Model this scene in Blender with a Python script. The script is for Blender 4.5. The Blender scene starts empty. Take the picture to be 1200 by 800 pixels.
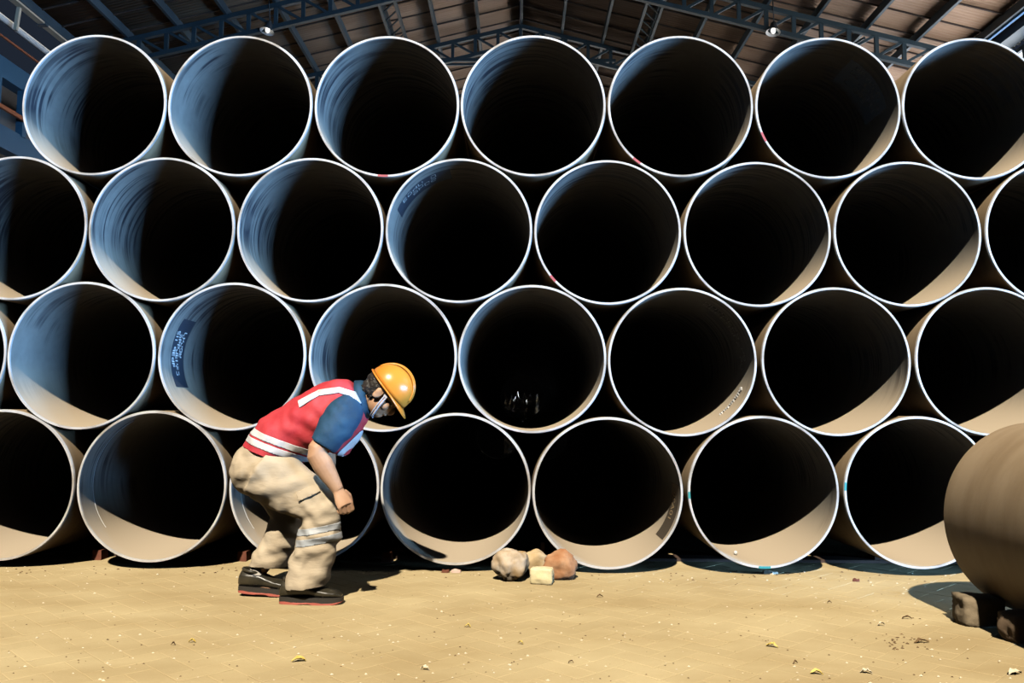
import bpy, bmesh, math, random
from mathutils import Vector, Matrix, noise, Euler

random.seed(7)
PI = math.pi
scene = bpy.context.scene
C = scene.collection

# ------------------------------------------------------------------ camera, world, sun, exposure
CAM = Vector((0, 0, 0.95))
FPX = 1002.77
F_ = Vector((-0.00725587, 0.99641105, 0.08433482))
R_ = Vector((0.99994607, 0.00660312, 0.00801636))
U_ = Vector((-0.00743072, -0.08438844, 0.99640523))
cam_d = bpy.data.cameras.new('camera')
cam_d.sensor_width = 36
cam_d.lens = FPX / 1200 * 36
cam = bpy.data.objects.new('camera', cam_d)
C.objects.link(cam)
M = Matrix((( R_.x, U_.x, -F_.x, CAM.x), (R_.y, U_.y, -F_.y, CAM.y), (R_.z, U_.z, -F_.z, CAM.z), (0, 0, 0, 1)))
cam.matrix_world = M
cam_d.clip_end = 300
scene.camera = cam

world = bpy.data.worlds.new('sky')
scene.world = world
world.use_nodes = True
bg = world.node_tree.nodes['Background']
bg.inputs[0].default_value = (0.45, 0.62, 1.0, 1)
bg.inputs[1].default_value = 0.03

sun_d = bpy.data.lights.new('sun', 'SUN')
sun_d.energy = 5.6
sun_d.angle = math.radians(0.9)
sun_d.color = (1.0, 0.90, 0.74)
sun = bpy.data.objects.new('sun', sun_d)
C.objects.link(sun)
SUN_EL, SUN_AZ = math.radians(46), math.radians(5.5)      # azimuth: degrees to the left of straight behind
sun_from = Vector((-math.sin(SUN_AZ) * math.cos(SUN_EL), -math.cos(SUN_AZ) * math.cos(SUN_EL), math.sin(SUN_EL)))
sun.rotation_euler = sun_from.to_track_quat('Z', 'Y').to_euler()

# assumed blue light, added low and far right behind camera for blue pipe crescents
blue_light_d = bpy.data.lights.new('assumed_blue_light', 'AREA')
blue_light_d.shape = 'RECTANGLE'
blue_light_d.size, blue_light_d.size_y = 13.0, 2.6
blue_light_d.energy = 11000
blue_light_d.color = (0.26, 0.55, 1.0)
blue_light_l = bpy.data.objects.new('assumed_blue_light', blue_light_d)
C.objects.link(blue_light_l)
blue_light_l.location = (18.8, -3.3, 1.6)
gx = Vector((0.48, 0.877, 0)).normalized()
gn = Vector((0.877, -0.48, 0)).normalized()
blue_light_l.rotation_euler = Matrix((gx, (0, 0, 1), gn)).transposed().to_euler()
scene.cycles.diffuse_bounces = 0

vs = scene.view_settings
vs.view_transform = 'Standard'
vs.look = 'None'
vs.gamma = 1
vs.exposure = 0.0
vs.use_curve_mapping = False


# ------------------------------------------------------------------ helpers
def at(u, v, Y):
    """world point seen at photo pixel (u, v) at depth Y"""
    d = F_ + R_ * ((u - 600) / FPX) - U_ * ((v - 400) / FPX)
    return CAM + d * (Y / d.y)


def mat(name, col, rough=0.6, metal=0.0, spec=0.5, emit=None, estr=0):
    m = bpy.data.materials.new(name)
    m.use_nodes = True
    b = m.node_tree.nodes['Principled BSDF']
    b.inputs['Base Color'].default_value = (*col, 1)
    b.inputs['Roughness'].default_value = rough
    b.inputs['Metallic'].default_value = metal
    b.inputs['Specular IOR Level'].default_value = spec
    if emit:
        b.inputs['Emission Color'].default_value = (*emit, 1)
        b.inputs['Emission Strength'].default_value = estr
    return m


def noise_mat(name, c1, c2, scale=(5, 5, 5), detail=4, rough=0.7, metal=0.0, bump=0.0, bscale=None, spec=0.5,
              lo=0.35, hi=0.65, rnd=0.0, coords='Object', bdist=0.01):
    m = mat(name, c1, rough, metal, spec)
    nt = m.node_tree
    N, L = nt.nodes, nt.links
    b = N['Principled BSDF']
    tc = N.new('ShaderNodeTexCoord')
    mp = N.new('ShaderNodeMapping')
    mp.inputs['Scale'].default_value = scale
    src = N.new('ShaderNodeNewGeometry').outputs['Position'] if coords == 'World' else tc.outputs[coords]
    L.new(src, mp.inputs['Vector'])
    nz = N.new('ShaderNodeTexNoise')
    nz.noise_dimensions = '4D'
    nz.inputs['Scale'].default_value = 1
    nz.inputs['Detail'].default_value = detail
    L.new(mp.outputs[0], nz.inputs['Vector'])
    oi = N.new('ShaderNodeObjectInfo')
    mu = N.new('ShaderNodeMath')
    mu.operation = 'MULTIPLY'
    mu.inputs[1].default_value = 50
    L.new(oi.outputs['Random'], mu.inputs[0])
    if coords != 'World':
        L.new(mu.outputs[0], nz.inputs['W'])
    rp = N.new('ShaderNodeValToRGB')
    rp.color_ramp.elements[0].position = lo
    rp.color_ramp.elements[1].position = hi
    rp.color_ramp.elements[0].color = (*c1, 1)
    rp.color_ramp.elements[1].color = (*c2, 1)
    L.new(nz.outputs['Fac'], rp.inputs[0])
    out = rp.outputs[0]
    if rnd:
        hs = N.new('ShaderNodeHueSaturation')
        mr = N.new('ShaderNodeMapRange')
        mr.inputs['To Min'].default_value = 1 - rnd
        mr.inputs['To Max'].default_value = 1 + rnd
        L.new(oi.outputs['Random'], mr.inputs['Value'])
        L.new(mr.outputs[0], hs.inputs['Value'])
        L.new(out, hs.inputs['Color'])
        out = hs.outputs[0]
    L.new(out, b.inputs['Base Color'])
    if bump:
        n2 = nz
        if bscale:
            mp2 = N.new('ShaderNodeMapping')
            mp2.inputs['Scale'].default_value = bscale
            L.new(src, mp2.inputs['Vector'])
            n2 = N.new('ShaderNodeTexNoise')
            n2.inputs['Scale'].default_value = 1
            n2.inputs['Detail'].default_value = 5
            L.new(mp2.outputs[0], n2.inputs['Vector'])
        bp = N.new('ShaderNodeBump')
        bp.inputs['Strength'].default_value = bump
        bp.inputs['Distance'].default_value = bdist
        L.new(n2.outputs['Fac'], bp.inputs['Height'])
        L.new(bp.outputs[0], b.inputs['Normal'])
    return m


def solidify(bm, geom, thickness):
    """give a sheet its thickness: an offset copy joined along the open edges"""
    bmesh.ops.dissolve_degenerate(bm, dist=1e-5, edges=bm.edges[:])
    bmesh.ops.recalc_face_normals(bm, faces=bm.faces[:])
    bm.normal_update()
    n = {v: v.normal.copy() for v in bm.verts}
    ext = bmesh.ops.extrude_face_region(bm, geom=bm.faces[:], use_keep_orig=True)
    for v in [e for e in ext['geom'] if isinstance(e, bmesh.types.BMVert)]:
        v.co -= v.normal * thickness if v.normal.length > 0.5 else Vector()
    bm.normal_update()


def mesh_obj(name, me, parent=None, mats=()):
    o = bpy.data.objects.new(name, me)
    C.objects.link(o)
    if parent:
        o.parent = parent
    for m in mats:
        me.materials.append(m)
    return o


def from_bm(name, bm, m, parent=None, smooth=False, rel=True):
    """one mesh object; world-space bmesh, made local to its parent's location"""
    bmesh.ops.recalc_face_normals(bm, faces=bm.faces)
    if smooth:
        for f in bm.faces:
            f.smooth = True
    me = bpy.data.meshes.new(name)
    if parent is not None and rel:
        bmesh.ops.transform(bm, matrix=parent.matrix_world.inverted(), verts=bm.verts)
    bm.to_mesh(me)
    bm.free()
    o = mesh_obj(name, me, parent)
    for x in (m if isinstance(m, (list, tuple)) else [m]):
        me.materials.append(x)
    return o


def empty(name, loc=(0, 0, 0)):
    o = bpy.data.objects.new(name, None)
    o.empty_display_size = 0.1
    o.location = loc
    C.objects.link(o)
    o.matrix_world = Matrix.Translation(loc)
    return o


def tag(o, label=None, cat=None, group=None, kind=None):
    if label:
        o['label'] = label
    if cat:
        o['category'] = cat
    if group:
        o['group'] = group
    if kind:
        o['kind'] = kind
    return o


def box(bm, c, s, rot=None):
    mx = Matrix.Translation(c)
    if rot is not None:
        mx = mx @ rot.to_4x4()
    return bmesh.ops.create_cube(bm, size=1, matrix=mx @ Matrix.Diagonal((*s, 1)))['verts']


def bar(bm, p, q, w, h, up=Vector((0, 0, 1))):
    p, q = Vector(p), Vector(q)
    d = (q - p)
    L = d.length
    d.normalize()
    side = d.cross(up)
    if side.length < 1e-4:
        side = d.cross(Vector((1, 0, 0)))
    side.normalize()
    u2 = side.cross(d)
    rot = Matrix((side, d, u2)).transposed()
    box(bm, (p + q) / 2, (w, L, h), rot)


def bar_obj(name, p, q, w, h, m, parent=None):
    bm = bmesh.new()
    bar(bm, p, q, w, h)
    return from_bm(name, bm, m, parent)


def ell(bm, c, r, rot=None, seg=20, rings=14):
    mx = Matrix.Translation(c)
    if rot is not None:
        mx = mx @ rot.to_4x4()
    return bmesh.ops.create_uvsphere(bm, u_segments=seg, v_segments=rings, radius=1,
                                     matrix=mx @ Matrix.Diagonal((*r, 1)))['verts']


def loft(bm, rings, cap=True):
    vr = [[bm.verts.new(p) for p in r] for r in rings]
    n = len(vr[0])
    for a, b in zip(vr, vr[1:]):
        for i in range(n):
            bm.faces.new((a[i], a[(i + 1) % n], b[(i + 1) % n], b[i]))
    if cap:
        bm.faces.new(list(reversed(vr[0])))
        bm.faces.new(vr[-1])


def limb(bm, pts, seg=18, cap=True):
    """pts: (point, half thickness in the body's side plane, half width along Y)"""
    P = [Vector(p[0]) for p in pts]
    rings = []
    for i, (p, t, w) in enumerate(pts):
        d = (P[min(i + 1, len(P) - 1)] - P[max(i - 1, 0)]).normalized()
        Yv = Vector((0, 1, 0))
        Yv = (Yv - d * d.dot(Yv)).normalized()
        n = Yv.cross(d).normalized()
        rings.append([P[i] + Yv * (w * math.cos(a)) + n * (t * math.sin(a))
                      for a in [2 * PI * k / seg for k in range(seg)]])
    loft(bm, rings, cap)


def tube(bm, pts, r, seg=8, cap=True):
    P = [Vector(p) for p in pts]
    rr = r if isinstance(r, (list, tuple)) else [r] * len(P)
    rings = []
    ref = None
    for i, p in enumerate(P):
        d = (P[min(i + 1, len(P) - 1)] - P[max(i - 1, 0)]).normalized()
        if ref is None:
            ref = d.cross(Vector((0, 0, 1)))
            if ref.length < 1e-3:
                ref = d.cross(Vector((1, 0, 0)))
        ref = (ref - d * d.dot(ref)).normalized()
        n2 = d.cross(ref)
        rings.append([p + ref * (rr[i] * math.cos(a)) + n2 * (rr[i] * math.sin(a))
                      for a in [2 * PI * k / seg for k in range(seg)]])
    loft(bm, rings, cap)


def remeshed(bm, voxel, smooth_it=4):
    """one continuous surface out of overlapping closed pieces -> bmesh"""
    bmesh.ops.recalc_face_normals(bm, faces=bm.faces)
    me = bpy.data.meshes.new('tmp')
    bm.to_mesh(me)
    bm.free()
    o = bpy.data.objects.new('tmp', me)
    C.objects.link(o)
    md = o.modifiers.new('r', 'REMESH')
    md.mode = 'VOXEL'
    md.voxel_size = voxel
    sm = o.modifiers.new('s', 'SMOOTH')
    sm.iterations = smooth_it
    sm.factor = 0.5
    dg = bpy.context.evaluated_depsgraph_get()
    me2 = bpy.data.meshes.new_from_object(o.evaluated_get(dg))
    b2 = bmesh.new()
    b2.from_mesh(me2)
    bpy.data.objects.remove(o)
    bpy.data.meshes.remove(me)
    bpy.data.meshes.remove(me2)
    b2.normal_update()
    return b2


def wrinkle(bm, fn):
    bm.normal_update()
    off = [(v, v.normal * fn(v.co)) for v in bm.verts]
    for v, d in off:
        v.co += d


def clip(bm, planes):
    """keep what lies on the negative side of every (co, normal)"""
    for co, no in planes:
        bmesh.ops.bisect_plane(bm, geom=bm.verts[:] + bm.edges[:] + bm.faces[:], plane_co=co, plane_no=no, clear_outer=True)


def lathe(bm, prof, seg=32, mx=None, close=False):
    rings = []
    for r, z in prof:
        rings.append([Vector((r * math.cos(a), r * math.sin(a), z)) for a in [2 * PI * k / seg for k in range(seg)]])
    if mx is not None:
        rings = [[mx @ p for p in r] for r in rings]
    vr = [[bm.verts.new(p) for p in r] for r in rings]
    pairs = list(zip(vr, vr[1:]))
    if close:
        pairs.append((vr[-1], vr[0]))
    for a, b in pairs:
        for i in range(seg):
            bm.faces.new((a[i], a[(i + 1) % seg], b[(i + 1) % seg], b[i]))


# ------------------------------------------------------------------ materials
def steel_inner_mat():
    m = mat('pipe_inner_steel', (0.3, 0.3, 0.3), 0.5)
    nt = m.node_tree
    N, L = nt.nodes, nt.links
    b = N['Principled BSDF']
    tc = N.new('ShaderNodeTexCoord')
    oi = N.new('ShaderNodeObjectInfo')
    mu = N.new('ShaderNodeMath'); mu.operation = 'MULTIPLY'; mu.inputs[1].default_value = 37
    L.new(oi.outputs['Random'], mu.inputs[0])

    def nz(scale, detail):
        mp = N.new('ShaderNodeMapping'); mp.inputs['Scale'].default_value = scale
        L.new(tc.outputs['Object'], mp.inputs['Vector'])
        n = N.new('ShaderNodeTexNoise'); n.noise_dimensions = '4D'
        n.inputs['Scale'].default_value = 1; n.inputs['Detail'].default_value = detail
        L.new(mp.outputs[0], n.inputs['Vector']); L.new(mu.outputs[0], n.inputs['W'])
        return n
    streak = nz((1.6, 34, 1.6), 3)          # rings of scale rolled into the plate
    patch = nz((2.6, 1.6, 2.6), 2)
    fine = nz((18, 18, 18), 4)
    r1 = N.new('ShaderNodeMapRange'); r1.inputs['From Min'].default_value = 0.47; r1.inputs['From Max'].default_value = 0.58
    L.new(streak.outputs['Fac'], r1.inputs['Value'])
    r2 = N.new('ShaderNodeMapRange'); r2.inputs['From Min'].default_value = 0.42; r2.inputs['From Max'].default_value = 0.56
    L.new(patch.outputs['Fac'], r2.inputs['Value'])
    mm = N.new('ShaderNodeMath'); mm.operation = 'MULTIPLY'
    L.new(r1.outputs[0], mm.inputs[0]); L.new(r2.outputs[0], mm.inputs[1])
    mx = N.new('ShaderNodeMix'); mx.data_type = 'RGBA'
    mx.inputs['A'].default_value = (0.36, 0.345, 0.315, 1)
    mx.inputs['B'].default_value = (0.06, 0.065, 0.08, 1)
    L.new(mm.outputs[0], mx.inputs['Factor'])
    m2 = N.new('ShaderNodeMix'); m2.data_type = 'RGBA'; m2.blend_type = 'MULTIPLY'
    m2.inputs['Factor'].default_value = 0.35
    L.new(mx.outputs['Result'], m2.inputs['A']); L.new(fine.outputs['Fac'], m2.inputs['B'])
    # upward-facing wall: dusty tan, lightened in colour to boost the sunlit crescents
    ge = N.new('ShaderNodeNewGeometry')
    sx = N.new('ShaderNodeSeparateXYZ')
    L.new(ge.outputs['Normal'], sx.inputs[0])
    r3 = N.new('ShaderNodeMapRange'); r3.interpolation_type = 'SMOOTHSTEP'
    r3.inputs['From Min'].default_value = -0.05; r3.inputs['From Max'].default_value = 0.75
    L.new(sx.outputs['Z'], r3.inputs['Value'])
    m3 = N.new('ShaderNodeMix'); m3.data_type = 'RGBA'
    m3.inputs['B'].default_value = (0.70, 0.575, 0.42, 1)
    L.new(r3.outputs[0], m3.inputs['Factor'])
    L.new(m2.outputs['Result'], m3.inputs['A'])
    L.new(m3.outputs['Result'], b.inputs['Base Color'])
    b.inputs['Roughness'].default_value = 0.48
    b.inputs['Specular IOR Level'].default_value = 0.35
    return m


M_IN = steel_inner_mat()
M_OUT = noise_mat('pipe_outer_rust', (0.34, 0.24, 0.14), (0.44, 0.325, 0.205), (3, 9, 3), 5, 0.62, bump=0.15, bscale=(60, 60, 60), bdist=0.002)
M_RIM = noise_mat('machined_rim', (0.40, 0.35, 0.29), (0.78, 0.77, 0.76), (5, 5, 5), 4, 0.38, metal=0.15, lo=0.3, hi=0.55)
M_TEAL = mat('teal_paint', (0.05, 0.35, 0.36), 0.5)
M_PINK = mat('red_marker_paint', (0.55, 0.12, 0.13), 0.5)
M_STEN_W = mat('white_stencil_paint', (0.9, 0.9, 0.9), 0.6)
M_STEN_G = mat('grey_stencil_paint', (0.62, 0.62, 0.6), 0.6)
M_STEN_B = mat('dark_stencil_paint', (0.035, 0.05, 0.075), 0.6)
M_STEN_T = mat('tan_stencil_paint', (0.6, 0.44, 0.25), 0.6)
M_PAVER = noise_mat('dusty_paver', (0.51, 0.385, 0.20), (0.66, 0.53, 0.30), (1.3, 2.6, 1), 9, 0.85, bump=0.3, bscale=(60, 110, 60), rnd=0.03, coords='World', spec=0.2, bdist=0.004)
M_DUST = noise_mat('joint_dust', (0.46, 0.345, 0.175), (0.60, 0.475, 0.26), (1.3, 2.6, 1), 9, 0.9, spec=0.15, coords='World')
M_BLUE = noise_mat('blue_steel_paint', (0.022, 0.045, 0.06), (0.03, 0.06, 0.08), (1, 1, 1), 3, 0.5)
M_BRIGHTBLUE = mat('bright_blue_paint', (0.05, 0.22, 0.5), 0.45)
M_PURLIN = noise_mat('purlin_paint', (0.03, 0.055, 0.075), (0.05, 0.085, 0.11), (1, 1, 1), 3, 0.5)
M_SHEET = noise_mat('roof_sheet', (0.26, 0.155, 0.09), (0.38, 0.245, 0.155), (0.5, 2.0, 0.5), 4, 0.55, rnd=0.06)
M_WALL = noise_mat('wall_paint', (0.10, 0.095, 0.09), (0.16, 0.15, 0.14), (0.5, 0.5, 0.5), 4, 0.9)
M_WHITEPIPE = mat('white_painted_tube', (0.75, 0.72, 0.66), 0.5)
M_BEIGE = mat('beige_painted_steel', (0.62, 0.52, 0.38), 0.55)
M_ORANGE = mat('orange_conductor', (0.4, 0.11, 0.04), 0.55)
M_TIMBER = noise_mat('old_timber', (0.055, 0.035, 0.025), (0.11, 0.06, 0.04), (2, 14, 14), 4, 0.85)
M_REDBRICK = noise_mat('red_wedge', (0.14, 0.04, 0.022), (0.22, 0.075, 0.04), (14, 14, 14), 4, 0.85)

# ------------------------------------------------------------------ floor
bm = bmesh.new()
box(bm, (0, 10, -0.1025), (44, 48, 0.2))
floor = from_bm('floor', bm, M_DUST)
tag(floor, 'dusty sunlit paved yard floor in herringbone blocks', None, kind='structure')


def paver_bm(bm, mx):
    l, w, h, b = 0.2085, 0.103, 0.03, 0.0016
    prof = [(l / 2, w / 2, -h), (l / 2, w / 2, -b), (l / 2 - b, w / 2 - b, 0)]
    vr = []
    for a, c, z in prof:
        vr.append([bm.verts.new(mx @ Vector(p)) for p in ((a, c, z), (-a, c, z), (-a, -c, z), (a, -c, z))])
    for r0, r1 in zip(vr, vr[1:]):
        for i in range(4):
            bm.faces.new((r0[i], r0[(i + 1) % 4], r1[(i + 1) % 4], r1[i]))
    bm.faces.new(vr[-1])


bm = bmesh.new()
paver_bm(bm, Matrix())
bmesh.ops.recalc_face_normals(bm, faces=bm.faces)
paver_me = bpy.data.meshes.new('paver')
bm.to_mesh(paver_me); bm.free()
paver_me.materials.append(M_PAVER)
spots = []
g = 0.1055
R45 = Matrix.Rotation(PI / 4, 4, 'Z')
for t in range(-75, 76):
    for s in range(-20, 21):
        for kind in (0, 1):
            x0 = t + 4 * s + (0 if kind == 0 else 3)
            y0 = t
            c = Vector((x0 + 1, y0 + 0.5, 0)) if kind == 0 else Vector((x0 + 0.5, y0 + 1, 0))
            w = R45 @ (c * g) + Vector((0, 4, 0))
            if -4.4 < w.x < 4.4 and 1.9 < w.y < 6.1:
                spots.append((w, PI / 4 + (PI / 2 if kind else 0)))


def in_view(w):
    d = w - CAM
    u = 600 + FPX * d.dot(R_) / d.dot(F_)
    v = 400 - FPX * d.dot(U_) / d.dot(F_)
    return -20 < u < 1215 and v < 812 and w.y < 5.7


spots.sort(key=lambda s: (0 if in_view(s[0]) else 1, (s[0] - CAM).length))
rest = bmesh.new()
for i, (w, a) in enumerate(spots):
    dz = random.uniform(-0.0012, 0.0008)
    e = Euler((random.uniform(-.006, .006), random.uniform(-.006, .006), a + random.uniform(-.008, .008)))
    if i < 300:
        o = bpy.data.objects.new('paver', paver_me)
        C.objects.link(o)
        o.parent = floor
        o.location = (w.x, w.y, dz)
        o.rotation_euler = e
    else:
        paver_bm(rest, Matrix.Translation((w.x, w.y, dz)) @ e.to_matrix().to_4x4())
tag(from_bm('paver_field', rest, M_PAVER, floor), kind='stuff')

# ------------------------------------------------------------------ roof (ceiling): corrugated sheets, purlins
M_LAP_SHADE = mat('lap_shadow', (0.05, 0.035, 0.028), 0.8)
RZ = 0.95 + 11.24       # sheet height at the ridge
S = 0.25
ceil = empty('ceiling', (0, 17, RZ))
tag(ceil, 'brown corrugated sheet roof on blue steel purlins', None, kind='structure')
SW = 0.82


def sheet_mesh(sign):
    bm = bmesh.new()
    n = 50
    rows = []
    for X in (0.02, 10.7):
        rows.append([bm.verts.new((sign * X, -0.03 + (SW + 0.06) * k / n, -S * X + 0.018 * math.cos(2 * PI * k / n * 8))) for k in range(n + 1)])
    for k in range(n):
        bm.faces.new((rows[0][k], rows[0][k + 1], rows[1][k + 1], rows[1][k]))
    bmesh.ops.recalc_face_normals(bm, faces=bm.faces)
    ext = bmesh.ops.extrude_face_region(bm, geom=bm.faces[:])
    for v in [e for e in ext['geom'] if isinstance(e, bmesh.types.BMVert)]:
        v.co.z += 0.004
    me = bpy.data.meshes.new('roof_sheet')
    for f in bm.faces:
        f.smooth = True
    bm.to_mesh(me); bm.free()
    me.materials.append(M_SHEET)
    return me


sh = {s: sheet_mesh(s) for s in (-1, 1)}
k = 0
Y = 3.0
while Y < 32.5:
    for s in (-1, 1):
        o = bpy.data.objects.new('roof_sheet', sh[s])
        C.objects.link(o)
        o.parent = ceil
        o.location = (0, Y - 17, 0.045 * (k % 2))
    k += 1
    Y += SW
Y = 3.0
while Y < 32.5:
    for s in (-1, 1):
        bar_obj('lap_shadow_strip', (s * 0.05, Y, RZ - S * 0.05 - 0.03), (s * 10.4, Y, RZ - S * 10.4 - 0.03), 0.035, 0.03, M_LAP_SHADE, ceil)  # dark strips standing in for the shadow lines at the sheet laps
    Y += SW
DX = 1.15
for kk in range(-9, 10):
    X = kk * DX
    z = RZ - S * abs(X) - 0.12
    bm = bmesh.new()
    # C-section purlin
    for (ox, oz, w, h) in ((0, 0, 0.012, 0.2), (0.03, 0.095, 0.07, 0.012), (0.03, -0.095, 0.07, 0.012)):
        box(bm, (X + (ox if X >= 0 else -ox), 17.8, z + oz), (w if h > 0.05 else w, 29.6, h))
    from_bm('purlin', bm, M_PURLIN, ceil)
# lattice beams running along the roof
for s in (-1, 1):
    X0, X1 = s * 3.12, s * 3.5
    lb = empty('lattice_beam', (X0, 17.8, RZ - S * 3.3 - 0.33))
    tag(lb, 'blue lattice beam running lengthwise under the %s roof slope' % ('left' if s < 0 else 'right'), 'beam', 'lengthwise roof beams')
    for X in (X0, X1):
        bar_obj('chord', (X, 3, RZ - S * abs(X) - 0.30), (X, 32.5, RZ - S * abs(X) - 0.30), 0.07, 0.1, M_BLUE, lb)
    yy = 15.0
    while yy < 29:
        bar_obj('brace', (X0, yy, RZ - S * 3.12 - 0.3), (X1, yy + 0.45, RZ - S * 3.5 - 0.3), 0.03, 0.03, M_BLUE, lb)
        yy += 0.45
# trusses
truss_y = [(19.4, 'nearest blue steel roof truss, crossing the top corners of the picture'),
           (23.5, 'middle blue steel roof truss with a flat tie bar below the ridge'),
           (27.6, 'farthest blue steel roof truss, mostly hidden behind the pipes')]
web = {}
for ti, (TY, lab) in enumerate(truss_y):
    t = empty('roof_truss', (0, TY, 0.95 + 11.0))
    tag(t, lab, 'truss', 'roof trusses')
    ztop = lambda X: 0.95 + 10.98 - S * abs(X)
    zbot = lambda X: 0.95 + 10.46 - S * abs(X)
    for s in (-1, 1):
        bar_obj('top_chord', (0, TY, ztop(0)), (s * 10.6, TY, ztop(10.6)), 0.11, 0.11, M_BLUE, t)
        bar_obj('bottom_chord', (0, TY, zbot(0)), (s * 10.6, TY, zbot(10.6)), 0.11, 0.1, M_BLUE, t)
        X = 0.0
        i = 0
        while X < 10.4:
            if X or s > 0:
                bar_obj('web_post', (s * X, TY, zbot(X)), (s * X, TY, ztop(X)), 0.07, 0.09, M_BLUE, t)
            bar_obj('web_brace', (s * X, TY, zbot(X)), (s * (X + 0.64), TY, ztop(X + 0.64)), 0.05, 0.06, M_BLUE, t)
            X += 0.64
            i += 1
    bar_obj('tie_bar', (-2.7, TY, 0.95 + 9.98), (2.7, TY, 0.95 + 9.98), 0.09, 0.09, M_BLUE, t)
    bar_obj('tie_bar', (-2.7, TY + 0.18, 0.95 + 9.93), (2.7, TY + 0.18, 0.95 + 9.93), 0.06, 0.06, M_BLUE, t)
# slanted cross braces between the trusses (seen at the top corners)
for s, lab in ((-1, 'thin slanted cross brace behind the left pendant lamp'), (1, 'thin slanted cross brace above the right pendant lamp')):
    cb = empty('cross_brace', (s * 7, 20.5, 9.3))
    tag(cb, lab, 'brace', 'slanted roof braces')
    for q in (0, 0.35):
        bar_obj('rod', (s * (7.7 + q), 19.4, 0.95 + 10.75 - S * 7.7), (s * (6.2 + q), 23.4, 0.95 + 10.2 - S * 6.2), 0.05, 0.05, M_BLUE, cb)


# pendant lamps
M_LAMP_IN = mat('lamp_reflector_white', (0.85, 0.85, 0.85), 0.35)
M_LAMP_OUT = mat('lamp_housing_dark', (0.05, 0.06, 0.07), 0.5)
M_BULB = mat('lamp_bulb', (0.95, 0.95, 0.95), 0.2, emit=(1, 0.97, 0.9), estr=1.5)


def pendant(u, v, Y, top, lab, tilt):
    p = at(u, v, Y)
    t = empty('pendant_lamp', p)
    tag(t, lab, 'lamp', 'pendant lamps')
    mx = Matrix.Translation(p) @ Matrix.Rotation(tilt, 4, 'Y') @ Matrix.Rotation(math.radians(-10), 4, 'X')
    bm = bmesh.new()
    lathe(bm, [(0.03, 0.28), (0.07, 0.24), (0.085, 0.14), (0.13, 0.06), (0.175, 0.0), (0.168, 0.0), (0.12, 0.06), (0.07, 0.12), (0.0001, 0.13)], 28, mx)
    bmesh.ops.recalc_face_normals(bm, faces=bm.faces)
    o = from_bm('shade', bm, [M_LAMP_OUT, M_LAMP_IN], t, True)
    for poly in o.data.polygons:
        if poly.index >= 28 * 5:
            poly.material_index = 1
    bm = bmesh.new()
    ell(bm, mx @ Vector((0, 0, 0.05)), (0.055, 0.055, 0.075))
    from_bm('bulb', bm, M_BULB, t, True)
    bm = bmesh.new()
    tube(bm, [mx @ Vector((0, 0, 0.27)), p + Vector((0, 0, top))], 0.014)
    from_bm('stem', bm, M_LAMP_OUT, t, True)


pendant(313, 37, 19.3, 0.95, 'small white pendant lamp hanging above the second pipe of the top row', math.radians(10))
pendant(906, 38, 19.3, 0.95, 'small white pendant lamp hanging near the sixth pipe of the top row', math.radians(8))

# ------------------------------------------------------------------ walls
bm = bmesh.new(); box(bm, (0, 33, 6), (34, 0.3, 12.4))
tag(from_bm('wall_back', bm, M_WALL), 'dark rear wall of the shed behind the pipes', None, kind='structure')
bm = bmesh.new(); box(bm, (-13.2, 18, 4.6), (0.3, 30, 9.2))
tag(from_bm('wall_left', bm, M_WALL), 'dark left side wall behind the crane girder', None, kind='structure')
# right wall: solid below, a band of bright clerestory glazing, a louvre strip, a gutter
bm = bmesh.new(); box(bm, (11.2, 18, 2.9), (0.3, 30, 5.8))
wr = tag(from_bm('wall_right', bm, M_WALL), 'right side wall below the bright clerestory windows', None, kind='structure')
M_PANE = mat('daylit_pane', (0.8, 0.85, 0.9), 0.4, emit=(0.95, 0.96, 1.0), estr=5.6)
M_ROOF_FILL = mat('roof_fill_pane', (0.8, 0.8, 0.8), 0.4, emit=(1.0, 0.93, 0.85), estr=3.0)
for i in range(10):
    y0 = 3.2 + i * 3
    fr = bmesh.new()
    for z in (5.85, 9.08):
        box(fr, (11.1, y0 + 1.5, z), (0.12, 3.0, 0.1))
    for y in (y0 + 0.05, y0 + 2.95):
        box(fr, (11.1, y, 7.45), (0.12, 0.1, 3.2))
    w = from_bm('window_%d' % (i + 1), fr, M_BLUE)
    tag(w, 'bright clerestory window frame high on the right wall', None, kind='structure')
    for q in range(3):
        bm = bmesh.new()
        box(bm, (11.12, y0 + 0.55 + 0.95 * q, 7.46), (0.02, 0.9, 3.12))
        from_bm('pane', bm, M_PANE, w)
for i in range(4):  # unseen glowing panes added to brighten the underside of the roof
    x0 = -7.2 + i * 3.7
    fr = bmesh.new()
    for z in (5.0, 8.6):
        box(fr, (x0 + 1.6, 32.75, z), (3.3, 0.12, 0.1))
    for x in (x0, x0 + 3.2):
        box(fr, (x, 32.75, 6.8), (0.1, 0.12, 3.6))
    w = tag(from_bm('window_%d' % (i + 11), fr, M_BLUE), 'unseen glowing window added in the rear gable to light the roof', None, kind='structure')
    for q in range(3):
        bm = bmesh.new()
        box(bm, (x0 + 0.55 + 1.05 * q, 32.78, 6.8), (1.0, 0.02, 3.5))
        from_bm('pane', bm, M_ROOF_FILL, w)
lo = empty('louvre_strip', (11.05, 18, 9.15))
tag(lo, 'grey louvre strip under the right roof edge, above the bright windows', 'louvre')
yy = 12.0
while yy < 30:
    bm = bmesh.new()
    box(bm, (11.02, yy, 9.28), (0.05, 0.10, 0.2), Euler((0.3, 0, 0)).to_matrix())
    from_bm('slat', bm, M_WHITEPIPE, lo)
    yy += 0.22
bm = bmesh.new()
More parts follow.
